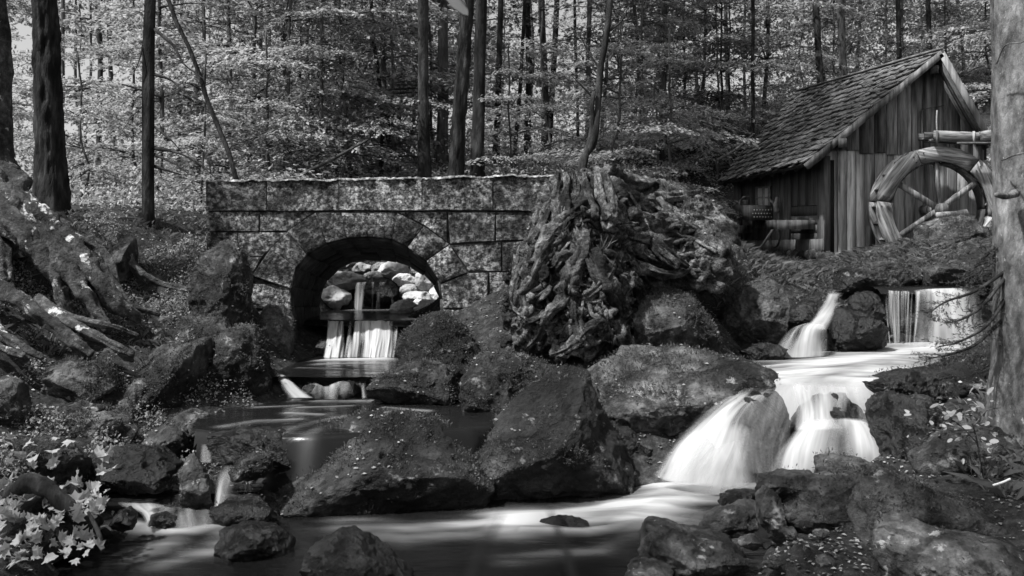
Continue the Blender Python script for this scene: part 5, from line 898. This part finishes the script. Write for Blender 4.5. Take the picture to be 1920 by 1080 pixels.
THIN = [(121, 395, 120, 8, 24), (150, 392, 148, 6, 30), (187, 395, 176, 11, 26), (213, 392, 205, 9, 25), (330, 380, 335, 7, 28), (375, 375, 372, 8, 30), (497, 330, 492, 7, 26), (545, 320, 538, 12, 20), (590, 305, 600, 7, 30), (622, 310, 610, 8, 27), (962, 305, 978, 8, 20), (985, 300, 992, 13, 23), (1018, 300, 1025, 14, 24), (1030, 296, 1040, 12, 26), (1076, 290, 1080, 6, 27), (1098, 275, 1106, 10, 22), (1215, 290, 1205, 6, 33), (1247, 285, 1236, 12, 21), (1310, 270, 1300, 7, 30), (1409, 250, 1404, 8, 22), (1541, 240, 1536, 13, 24), (1588, 240, 1578, 15, 24), (1690, 240, 1680, 9, 25), (1752, 240, 1748, 10, 25), (1362, 260, 1366, 8, 31), (660, 300, 655, 8, 27)]
def where(px):
    if px < 260: return 'seen between the two dark trunks at the left'
    if px < 520: return 'behind the bent young tree left of the bridge'
    if px < 780: return 'in the leaves above the bridge arch'
    if px < 1080: return 'in the bright gap right of the trunk group'
    if px < 1340: return 'on the slope above the stump'
    return 'behind the roof of the mill hut'
from collections import Counter
seen = Counter()
for k, (a, b, c, w_, Y) in enumerate(THIN):
    zb = gz((a - 960) / F * Y, Y)[0]; pyb = HZ - (zb - CZ) / Y * F; wh = where(a); seen[wh] += 1
    tall('thin forest trunk ' + wh, a, pyb + 3, c, w_, Y, mat='bark_dark' if k % 3 else 'bark_mid', seed=20 + k, hi=14, flare=1.2, group='thin trunks ' + wh, wob=.12, crown_=(k % 3 + 1) if k % 2 == 0 else None)  # alternate trunks get an unseen crown, added to break up the sunlight
ordn = ['first', 'second', 'third', 'fourth', 'fifth', 'sixth', 'seventh', 'eighth', 'ninth', 'tenth', 'eleventh', 'twelfth', 'thirteenth']
for wh in seen:                                        # counted from the left, as one would point them out
    mem = sorted([t for t in TALL if t.o.get('group') == 'thin trunks ' + wh], key=lambda t: t.loc[0] / t.loc[1])
    for i, t in enumerate(mem): t.o['label'] = ordn[i] + ' thin trunk from the left ' + wh
# pale spruce at the right edge with dead twigs and a needle spray
sp_ = tall('grey scaly spruce trunk standing at the right edge', 1925, 790, 1922, 112, 7.2, mat='bark_pale', crown_=2, seed=90, flare=1.12, amp=.05, relief=.010, group=None,
     branches=[([(1905, 362, 6.95), (1890, 368, 6.7), (1868, 365, 6.5)], .03, .018), ([(1880, 300, 7), (1905, 290, 6.8), (1935, 285, 6.7)], .008, .006), ([(1868, 120, 7), (1885, 85, 6.9), (1915, 80, 6.8), (1930, 70, 6.7)], .006, .004)])
rg = np.random.default_rng(8); nc, nd, nn_, ns = [], [], [], []
for q in ([(1890, 505, 7.1), (1830, 545, 7.1), (1775, 565, 7.0), (1745, 585, 7.0)], [(1885, 520, 7.1), (1840, 575, 7.0), (1800, 600, 7.0), (1775, 605, 6.9)], [(1885, 560, 7.1), (1850, 610, 7.0), (1800, 640, 6.9), (1760, 650, 6.9)], [(1880, 600, 7.1), (1830, 645, 7), (1780, 665, 6.9), (1740, 672, 6.9)], [(1890, 470, 7.1), (1850, 500, 7.2), (1800, 530, 7.2)], [(1890, 450, 7.1), (1860, 470, 7.2), (1830, 500, 7.3)]):
    p = np.array([P(*c) for c in q]); sp_.part('branch', *tube(p, np.linspace(.016, .004, len(p)), 5, sub=6), M['bark_dark'], smooth=True); A = catmull(p, np.linspace(0, len(p) - 1, 60))
    for i in range(8, 60, 3):
        for s_ in (-1, 1):
            d = A[min(59, i + 1)] - A[i - 1]; d /= np.linalg.norm(d); sd_ = np.cross(d, [0, -.5, 1.]) * s_; e = A[i] + (d * .8 + sd_ * .8 + rg.normal(0, .25, 3)) * rg.uniform(.05, .16); m = 22
            t_ = rg.uniform(0, 1, m)[:, None]; pts = A[i] + (e - A[i]) * t_; dd = (e - A[i])[None] / np.linalg.norm(e - A[i]) + rg.normal(0, .6, (m, 3)); nc.append(pts + dd * .008); nd.append(dd); nn_.append(rg.normal(0, 1, (m, 3))); ns.append(rg.uniform(.02, .035, m))
sp_.part('needles', *leafquads(np.vstack(nc), np.vstack(nd), np.vstack(nn_), np.concatenate(ns), .16), M['needle'])
# the root tree at the far left
rt = Thing('root_tree', 'old lichen spotted tree at the far left with great spreading roots', 'tree', P(-20, 420, 9.4))
rt.part('trunk', *tube([P(-25, 480, 9.4), P(-22, 380, 9.4), P(-10, 330, 9.4), P(-14, 280, 9.4), P(-18, 150, 9.4), P(-20, 0, 9.4), P(-20, -400, 9.4), P(-20, -1500, 9.5)], [.36, .34, .25, .2, .18, .17, .16, .1], 18, .18, 3, 6, sub=8), M['root_bark'], smooth=True)
for k, (q, r0, r1) in enumerate([([(-10, 340, 9.2), (45, 395, 9.0), (110, 450, 8.9), (175, 520, 8.8), (225, 575, 8.8), (262, 600, 8.9)], .22, .05), ([(-20, 370, 9.0), (50, 440, 8.8), (100, 500, 8.75), (120, 560, 8.7), (135, 620, 8.7)], .16, .06), ([(60, 420, 8.9), (130, 510, 8.7), (170, 570, 8.65), (205, 620, 8.6)], .13, .05),
                                 ([(-40, 520, 8.6), (30, 560, 8.4), (90, 600, 8.3), (140, 640, 8.2), (172, 665, 8.2)], .10, .04), ([(70, 560, 8.5), (130, 605, 8.35), (200, 640, 8.3), (250, 665, 8.3)], .07, .03), ([(90, 580, 8.5), (150, 600, 8.4), (210, 612, 8.4), (260, 630, 8.5)], .05, .02), ([(-30, 590, 8.3), (10, 630, 8.1), (50, 655, 8.0), (80, 672, 8.0)], .06, .03),
                                 ([(-30, 640, 8.1), (10, 655, 8.0), (45, 668, 7.95)], .05, .03), ([(130, 440, 9.3), (200, 480, 9.3), (225, 560, 9.1)], .06, .03), ([(190, 500, 9.1), (230, 560, 9.0), (250, 575, 9.0), (300, 590, 9.1)], .06, .02), ([(-20, 420, 9.0), (0, 480, 8.8), (10, 530, 8.7)], .14, .07), ([(230, 440, 10.2), (250, 500, 9.9), (300, 530, 9.9), (360, 545, 9.9)], .06, .03)]):
    rt.part('root', *tube([P(*c) for c in q], np.linspace(r0, r1, len(q)) * .85, 24, .3, 40 + k, 12, sub=12, lobe=.26), M['root_bark'], smooth=True)
cm, _ = getcrown(('canopy', 3)); link('crown', cm, rt.o, (0, 0, 6)).scale = (.45,) * 3
# unseen tall trees added beside the viewer so their crowns dapple the stream
for k, (x, y, lb) in enumerate([(-1.6, 1.0, 'unseen tall tree added to shade the stream, left of the viewer'), (-6.6, 1.2, 'unseen tall tree added to shade the stream, further left of the viewer')]):
    cm, tm = getcrown(('canopy', k + 1)); o = link('tall_tree', None, None, (x, y, gz(x, y)[0] - .1), (0, 0, k * 2.1)); tag(o, lb, 'tree', 'added shade trees beside the viewer'); link('crown', cm, o); link('trunk', tm, o)
# ------------------------------------------------------------------ leafy trees behind
rg = np.random.default_rng(21)
ZONES = [(-120, 290, 16, 30, 6, 'behind the dark trunks at the left'), (290, 520, 15, 28, 7, 'beside the slim dark trunk left of the bridge'), (520, 780, 15.5, 26, 11, 'above the bridge arch'), (780, 1060, 18, 32, 6, 'among the trunk group behind the bridge'), (1060, 1350, 17, 30, 11, 'on the slope behind the stump'), (1350, 1960, 23, 34, 15, 'behind the roof of the mill hut')]
for x0, x1, y0, y1, n, wh in ZONES:
    for k in range(n):
        px = x0 + (x1 - x0) * (k + rg.uniform(.1, .9)) / n; Y = y0 + (y1 - y0) * ((k * .618 + rg.uniform(0, .3)) % 1); kd = [('beech', 1), ('spruce', 1), ('beechtall', 1), ('beech', 2), ('spruce', 2), ('beech', 1), ('spruce', 1)][k % 7]
        if px > 1210: Y = max(Y, 23.0 + (k % 5))
        if 1018 < px < 1092 or (20 < px < 120 and k % 2): continue
        if px < 260 and kd[0] != 'beech': kd = ('beech', 2)
        leafy('leafy layered tree ' + wh, (px - 960) / F * Y, Y, kd, 'leafy trees ' + wh, rg.uniform(.75, 1.15), rg.uniform(0, 6.28))
for x0, x1, y0, y1, n, wh in ZONES:
    mem = sorted([o for o in bpy.data.objects if o.get('group') == 'leafy trees ' + wh], key=lambda o: o.location.x / o.location.y)
    for i, o in enumerate(mem): o['label'] = (ordn + ['fourteenth', 'fifteenth', 'sixteenth', 'seventeenth', 'eighteenth'])[i] + ' leafy tree from the left ' + wh
for k, (px, Y, kd, s, lb) in enumerate([(640, 15.4, ('beech', 2), .8, 'bright layered young beech just above the bridge arch'), (600, 15.5, ('spruce', 1), .8, 'tall feathery tree left of the trunk group'), (500, 14.5, ('young', 1), 1.0, 'low spreading beech behind the left end of the bridge'), (740, 16.5, ('beech', 1), .8, 'layered beech beside the dark sapling stem'),
                                        (1235, 17.5, ('young', 2), .9, 'low leafy bush left of the mill roof'), (1250, 15, ('young', 1), 1.0, 'small bush on the slope above the root mound'), (1350, 23.5, ('beech', 2), 1.0, 'layered tree at the far corner of the mill roof'), (150, 14.5, ('young', 2), .8, 'low bush between the two dark left trunks'), (380, 13.8, ('young', 1), .8, 'low bush beside the bridge end'),
                                        (1160, 14.5, ('young', 2), .9, 'small leafy bush behind the stump'), (960, 15.5, ('young', 1), .8, 'low bush behind the parapet right of the trunks'), (1020, 16.5, ('young', 2), 1.0, 'low bush in front of the bright gap'), (1880, 17.5, ('beech', 2), .8, 'dark leafy tree between the mill roof and the spruce')]):
    leafy(lb, (px - 960) / F * Y, Y, kd, 'young trees near the stream', s, k * 1.7)
# the far wood, one mass with gaps for the sky
rg = np.random.default_rng(31); n = 170000
az = rg.uniform(-.72, .72, n); Yf = rg.uniform(40, 62, n); Xf = az * Yf; hz = rg.uniform(0, 1, n) ** 1.1 * 19
dens = fbm(np.c_[Xf * .32, hz * .3, Yf * .05], 4, 6); pxn = 960 + Xf / Yf * F
gapc = np.exp(-((pxn - 1050) / 80) ** 2) * .8 + np.exp(-((pxn - 70) / 120) ** 2) * .8 + np.exp(-((pxn - 400) / 200) ** 2) * .1
keep = dens * 1.4 + .5 - gapc * 1.3 * (hz > 4) > rg.uniform(-.1, .5, n); Xf, Yf, hz = Xf[keep], Yf[keep], hz[keep]; n = len(Xf)
cc = np.c_[Xf, Yf, gz(Xf, Yf) + hz]; V, ff = leafquads(cc, rg.normal(0, 1, (n, 3)), rg.normal(0, .5, (n, 3)) + [0, -.3, 1], rg.uniform(.15, .3, n), .6)
tag(link('forest', mesh('forest', V, ff, M['leaf_far'])), 'far wood with shade in its leaf colour, seen between the trunks', None, None, 'stuff')
# undergrowth on the forest floor
n = 120000; Yu = 11.8 + 30 * rg.uniform(0, 1, n) ** 1.8; Xu = rg.uniform(-.62, .62, n) * Yu; k = (fbm(np.c_[Xu * .7, Yu * .7, Xu * 0], 3, 4) > -.35) & ~((Xu > 4.0) & (Xu < 8.2) & (Yu < 21)) & ~((Xu > 1.6) & (Yu < 14.5)) & ~((Xu > 2.6) & (Xu < 8.2) & (Yu < 20.5)) & ~((Xu < 0.6) & (Xu > -3.6) & (Yu < 13.9)) & ~((Xu < -3.6) & (Yu < 13) & (rg.random(n) < .8))
Xu, Yu = Xu[k], Yu[k]; n = len(Xu); hh = rg.uniform(0, 1, n) ** 1.6 * (.25 + .35 * (fbm(np.c_[Xu, Yu, Xu * 0], 2, 8) > 0))
V, ff = leafquads(np.c_[Xu, Yu, gz(Xu, Yu) + hh + .05], rg.normal(0, 1, (n, 3)), rg.normal(0, .45, (n, 3)) + [0, 0, 1], rg.uniform(.035, .085, n), .55)
tag(link('undergrowth', mesh('undergrowth', V, ff, M['leaf_b'])), 'low leafy undergrowth covering the forest floor', None, None, 'stuff')
# ------------------------------------------------------------------ moss, fallen leaves, grass on the rocks and banks
mp_, ml_, lp_, ln_ = [], [], [], []
for V, nrm, cov in SURF:
    if cov <= 0: continue
    up = nrm[:, 2] > .15; idx = np.nonzero(up)[0]; 
    if len(idx) == 0: continue
    ext = np.ptp(V, axis=0); area = ext[0] * max(ext[2], ext[1]); m = int(min(9000, area * 9000 * cov * .7)); i = rg.choice(idx, m); p = V[i] + rg.normal(0, .012, (m, 3)); kk = fbm(V[i] * 4, 3, 2) > -.15; mp_.append(p[kk]); ml_.append(nrm[i][kk])
    up = nrm[:, 2] > .5; idx = np.nonzero(up)[0]
    if len(idx): m = int(min(160, area * 46 * cov)); i = rg.choice(idx, m); i = i[fbm(V[i] * 2.2, 2, 33) > .0]; lp_.append(V[i] + nrm[i] * .012); ln_.append(nrm[i])
p = np.vstack(mp_); nr = np.vstack(ml_); n = len(p); d = nr + rg.normal(0, .55, (n, 3)); ln = rg.uniform(.012, .034, n)
V, ff = leafquads(p + d * ln[:, None] * .35, d, rg.normal(0, 1, (n, 3)), ln, .3); tag(link('moss', mesh('moss', V, ff, M['moss'])), 'short moss growing over the stream boulders', None, None, 'stuff')
# litter on the banks
n = 26000; Yl = rg.uniform(5, 13.5, n); Xl = rg.uniform(-.6, .6, n) * Yl; zl = gzn(Xl, Yl); ok = np.ones(n, bool)
for x0, x1, y0, y1, z in ((-9, 9, 2, 8.6, Z0), (-3.6, .3, 6.9, 9.2, Z1), (-2.9, -.5, 9, 11.2, Z2), (1.6, 5.6, 7.9, 11.45, ZR1), (-2.9, -.3, 11.2, 13.2, Z3), (2.2, 6.3, 11.3, 13.2, ZR2)): ok &= ~((Xl > x0) & (Xl < x1) & (Yl > y0) & (Yl < y1) & (zl < z + .02))
ok &= fbm(np.c_[Xl * .9, Yl * .9, Xl * 0], 3, 14) > -.3
lp = np.vstack([np.vstack(lp_), np.c_[Xl, Yl, zl + .012][ok]]); lnm = np.vstack([np.vstack(ln_), np.tile([0, 0, 1.], (ok.sum(), 1))]); n = len(lp)
V, ff = leafquads(lp, np.c_[rg.normal(0, 1, (n, 2)), rg.normal(0, .15, n)], lnm + rg.normal(0, .3, (n, 3)), rg.uniform(.016, .042, n), .6, .25); tag(link('leaves', mesh('leaves', V, ff, M['litter'])), 'small fallen leaves scattered over banks and boulders', None, None, 'stuff')
# grass on the mill bank and by the stump
def grassy(n, fx, fy, h, seed):
    rg = np.random.default_rng(seed); x, y = fx(rg, n), fy(rg, n); z = gzn(x, y); k = fbm(np.c_[x * 2.2, y * 2.2, x * 0], 3, seed) > -.25; x, y, z = x[k], y[k], z[k]; n = len(x); L = rg.uniform(.5, 1.2, n) * h; d = np.c_[rg.normal(0, .45, (n, 2)), np.ones(n)]
    b = np.c_[x, y, z - .01]; sd_ = np.c_[rg.normal(0, 1, (n, 2)), np.zeros(n)]; sd_ /= np.linalg.norm(sd_, axis=1)[:, None]; w_ = .0035
    V = np.stack([b - sd_ * w_, b + sd_ * w_, b + d * L[:, None] * .6 + sd_ * w_ * .7, b + d * L[:, None] + np.c_[d[:, :2] * L[:, None] * .6, -L * .25]], 1).reshape(-1, 3); return V, np.arange(len(V)).reshape(-1, 4)
v, f = cat_meshes([grassy(34000, lambda r, n: r.uniform(3.0, 9.5, n), lambda r, n: r.uniform(12.2, 14.9, n), .1, 1), grassy(9000, lambda r, n: r.uniform(2.0, 4.6, n), lambda r, n: r.uniform(11, 16, n), .09, 2), grassy(5000, lambda r, n: r.uniform(3.2, 5, n), lambda r, n: r.uniform(5.2, 8, n), .14, 3), grassy(6000, lambda r, n: r.uniform(-5.2, -2.9, n), lambda r, n: r.uniform(8.5, 12.5, n), .1, 4)])
tag(link('grass', mesh('grass', v, f, M['grass'])), 'tufted grass on the banks round the mill', None, None, 'stuff')
# leafy ground cover on the left bank and round the boulders
n = 60000; y_ = rg.uniform(6.2, 11, n); x_ = np.where(rg.random(n) < .75, rg.uniform(-.56, -.27, n), rg.uniform(.42, .56, n)) * y_; k = (fbm(np.c_[x_ * 2.4, y_ * 2.4, x_ * 0], 3, 77) > .12); x_, y_ = x_[k], y_[k]; n = len(x_); z_ = gzn(x_, y_); h_ = rg.uniform(0, 1, n) ** 1.5 * .13 * np.clip(fbm(np.c_[x_ * 2.4, y_ * 2.4, x_ * 0], 3, 77) * 3, .2, 1.3)
k = z_ > np.where(x_ < 0, .12, .85 - .1 * (y_ < 8)); V, ff = leafquads(np.c_[x_, y_, z_ + h_][k], rg.normal(0, 1, (k.sum(), 3)), rg.normal(0, .5, (k.sum(), 3)) + [0, -.3, 1], rg.uniform(.014, .036, k.sum()), .6); tag(link('ground_cover', mesh('ground_cover', V, ff, M['leaf'])), 'small leafy plants matting the banks of the stream', None, None, 'stuff')
# tufts hanging on the stump
mp_ = []
for k, (px, py) in enumerate([(1060, 450), (1075, 455), (1130, 470), (1145, 460), (1050, 440), (1160, 480)]):
    c = onstump(px, py, .03); m = 26; d = np.c_[rg.normal(0, .5, (m, 1)), rg.normal(-.3, .4, (m, 1)), np.abs(rg.normal(.8, .3, (m, 1)))]; L = rg.uniform(.08, .2, m); V, ff = leafquads(c + d * L[:, None] * .5 + rg.normal(0, .015, (m, 3)), d, rg.normal(0, 1, (m, 3)), L, .08)
    o = link('grass_tuft', mesh('grass_tuft', V - c, ff, M['grass']), None, c); tag(o, ['wispy grass tuft high on the stump front', 'second wispy tuft beside the highest one on the stump', 'dry tuft in the middle of the stump roots', 'dry tuft right of the stump middle', 'small tuft at the left of the stump crown', 'tuft among the right stump roots'][k], 'grass', 'grass tufts on the stump')
# maple leaves on the lower left bank
def maple(r=1.0):
    pts = []
    for a, q in ((90, 1), (104, .66), (116, .7), (128, .9), (142, .62), (154, .6), (168, .8), (190, .52), (222, .55), (260, .35), (270, .5), (280, .35), (318, .55), (350, .52), (12, .8), (26, .6), (38, .62), (52, .9), (64, .7), (76, .66)): pts.append((q * math.cos(R(a)), q * math.sin(R(a)), .1 * math.cos(R(a * 2)) + .05 * math.sin(R(a * 5))))
    V = np.array([(0, 0, -.06)] + pts); n = len(pts); return V, [(0, 1 + i, 1 + (i + 1) % n) for i in range(n)]
mv, mf = maple(); mm = [pmesh('maple_leaf', np.c_[mv[:, :2], mv[:, 2] * s + c1 * mv[:, 0] ** 2 + c2 * mv[:, 1] ** 2 + c3 * mv[:, 0] * mv[:, 1]], mf, M['maple']) for s, c1, c2, c3 in ((.6, .35, -.1, .2), (1.3, -.45, .2, -.3), (-1.2, .1, .55, .4), (.8, .6, .3, -.1), (.7, -.2, -.5, .3))]
LP = Thing('leaf_pile', 'heap of pale maple leaves on the lower left bank', 'leaf pile', P(90, 1000, 5.7)); rg = np.random.default_rng(44)
for k in range(190):
    px = rg.uniform(-10, 205) if k < 150 else rg.uniform(0, 240); py = rg.uniform(905, 1050) if k < 150 else rg.uniform(820, 930); 
    if px > 205 - max(0, (py - 960)) * .3: continue
    Y = 6.6 - (py - 820) / 230 * 1.25; p = P(px, py, Y); s = rg.uniform(.03, .075) * (1.25 if rg.random() < .3 else 1)
    p[2] = max(p[2], gz(p[0], p[1])[0] + .03) if k > 150 else p[2]
    o = link('leaf', mm[k % 5], LP.o, p - LP.loc, (rg.normal(.5, .5), rg.normal(0, .5), rg.uniform(0, 6.28))); o.scale = (s, s, s)
# earth under the leaves, and the twisted root beside them
V, f = rock([(-40, 1090), (-40, 900), (60, 900), (140, 925), (195, 985), (195, 1040), (120, 1075)], 6.05, .3, 850, lean=.9, cover=2.4, sub=6, rough=.1, fine=2); single('boulder', V, f, M['rock'], 'leaf covered earth hump at the lower left water edge', 'boulder', 'boulders along the stream')
V, ff = tube([P(10, 930, 6.1), P(60, 905, 6.0), P(100, 925, 5.9), P(140, 960, 5.9), P(178, 990, 5.9)], [.05, .06, .05, .045, .03], 9, .35, 5, 14, sub=7); single('fallen_branch', V, ff, M['bark_dark'], 'twisted dark branch lying among the maple leaves', 'branch')
V, ff = tube([P(165, 960, 5.75), P(185, 1000, 5.7), P(192, 1035, 5.65)], [.012, .014, .01], 7, .3, 5, 14, sub=7); single('fallen_branch', V, ff, M['bark_dark'], 'short stick hanging from the leaf pile to the water', 'branch')
# leafy sapling on the right bank
sl = Thing('sapling', 'small leafy sapling with pale round leaves on the right bank', 'sapling', P(1838, 905, 6.7))
sl.part('stem', *tube([P(1838, 905, 6.7), P(1836, 850, 6.65), P(1825, 800, 6.6), P(1815, 770, 6.6)], [.008, .007, .005, .003], 6, sub=5), M['bark_mid'], smooth=True)
rg = np.random.default_rng(3); th = np.arange(8) / 8 * 6.283; lv = np.c_[.55 * np.cos(th), .3 * np.sin(th) * np.abs(np.sin(th)) ** .35, .08 * np.sin(th) ** 2]; lmesh = [pmesh('leaf', lv, [tuple(range(8))], M[m_]) for m_ in ('litter', 'maple')]
for k in range(95):
    if k < 70: px, py = 1785 + float(np.clip(rg.normal(0, 48), -90, 88)), 778 + float(np.clip(rg.normal(0, 24), -45, 40))
    else: px, py = 1845 + rg.normal(0, 22), 835 + rg.normal(0, 25)
    p = P(px, py, 6.6 + rg.normal(0, .12)); o = link('leaf', lmesh[int(rg.random() < .45)], sl.o, p - sl.loc, (rg.normal(.35, .45), rg.normal(0, .4), rg.uniform(0, 6.28))); s = rg.uniform(.035, .07); o.scale = (s, s, s)
for q in ([(1832, 830), (1790, 790), (1730, 765)], [(1825, 800), (1850, 770), (1875, 765)], [(1836, 850), (1860, 850), (1880, 850)], [(1828, 810), (1780, 810), (1720, 800)]): sl.part('twig', *tube([P(a, b, 6.6) for a, b in q], [.005, .004, .002], 5, sub=4), M['bark_mid'], smooth=True)
# pale stick on the right bank
V, ff = tube([P(1862, 910, 6.3), P(1878, 905, 6.3), P(1894, 898, 6.3)], .008, 6, .1, 1, sub=3); single('stick', V, ff, M['white'], 'short white stick lying on the right bank below the sapling', 'stick')
# fallen log behind the bridge, in the leaves
for lb, q, r_ in (('fallen grey branch sloping down behind the parapet above the arch', [(530, 345, 13.5), (620, 300, 13.9), (690, 262, 14.2)], .03), ('bare fallen branch left of the mill roof', [(1345, 300, 14.5), (1380, 280, 14.8), (1412, 252, 15)], .025)):
    V, ff = tube([P(*c) for c in q], [r_, r_ * .9, r_ * .5], 7, .2, 2, sub=6); single('fallen_branch', V, ff, M['bark_mid'], lb, 'branch')
# leaf hanging into the top of the frame
hl = Thing('hanging_leaf', 'single pale leaf hanging into the top edge of the picture', 'leaf', P(860, 30, 3.0)); V, f = leafquads(np.array([P(858, 8, 3.0)]), np.array([[.045, 0, -.05]]), np.array([[.2, -1, .3]]), np.array([.085]), .5)
lv2 = np.c_[.5 * np.cos(th), .24 * np.sin(th) * (1 - .45 * np.cos(th)), .05 * np.sin(th) ** 2] * .1; m4 = np.array(Euler((R(80), R(48), R(10))).to_matrix()); hl.part('blade', lv2 @ m4.T + P(858, 6, 3.0), [tuple(range(8))], M['maple']); hl.part('stalk', *tube([P(880, 20, 3), P(870, 5, 3), P(850, -25, 3.0), P(830, -120, 3.05)], [.001, .0012, .0015, .002], 5, sub=4), M['bark_mid'])

# blurred stems close to the lens at the bottom edge
for lb, q in (('dark out of focus stem at the bottom edge, right of the middle', [(1090, 1150, .7), (1070, 1060, .71), (1042, 985, .72), (1030, 955, .73)]), ('fainter out of focus stem at the bottom edge, left of the dark one', [(860, 1150, .55), (890, 1060, .56), (925, 995, .57), (940, 962, .58)])):
    V, ff = tube([P(*c) for c in q], [.0035, .003, .0022, .001] if 'dark out' in lb else [.0018, .0015, .0012, .0006], 6, sub=5); single('plant_stem', V, ff, M['earth'], lb, 'stem')
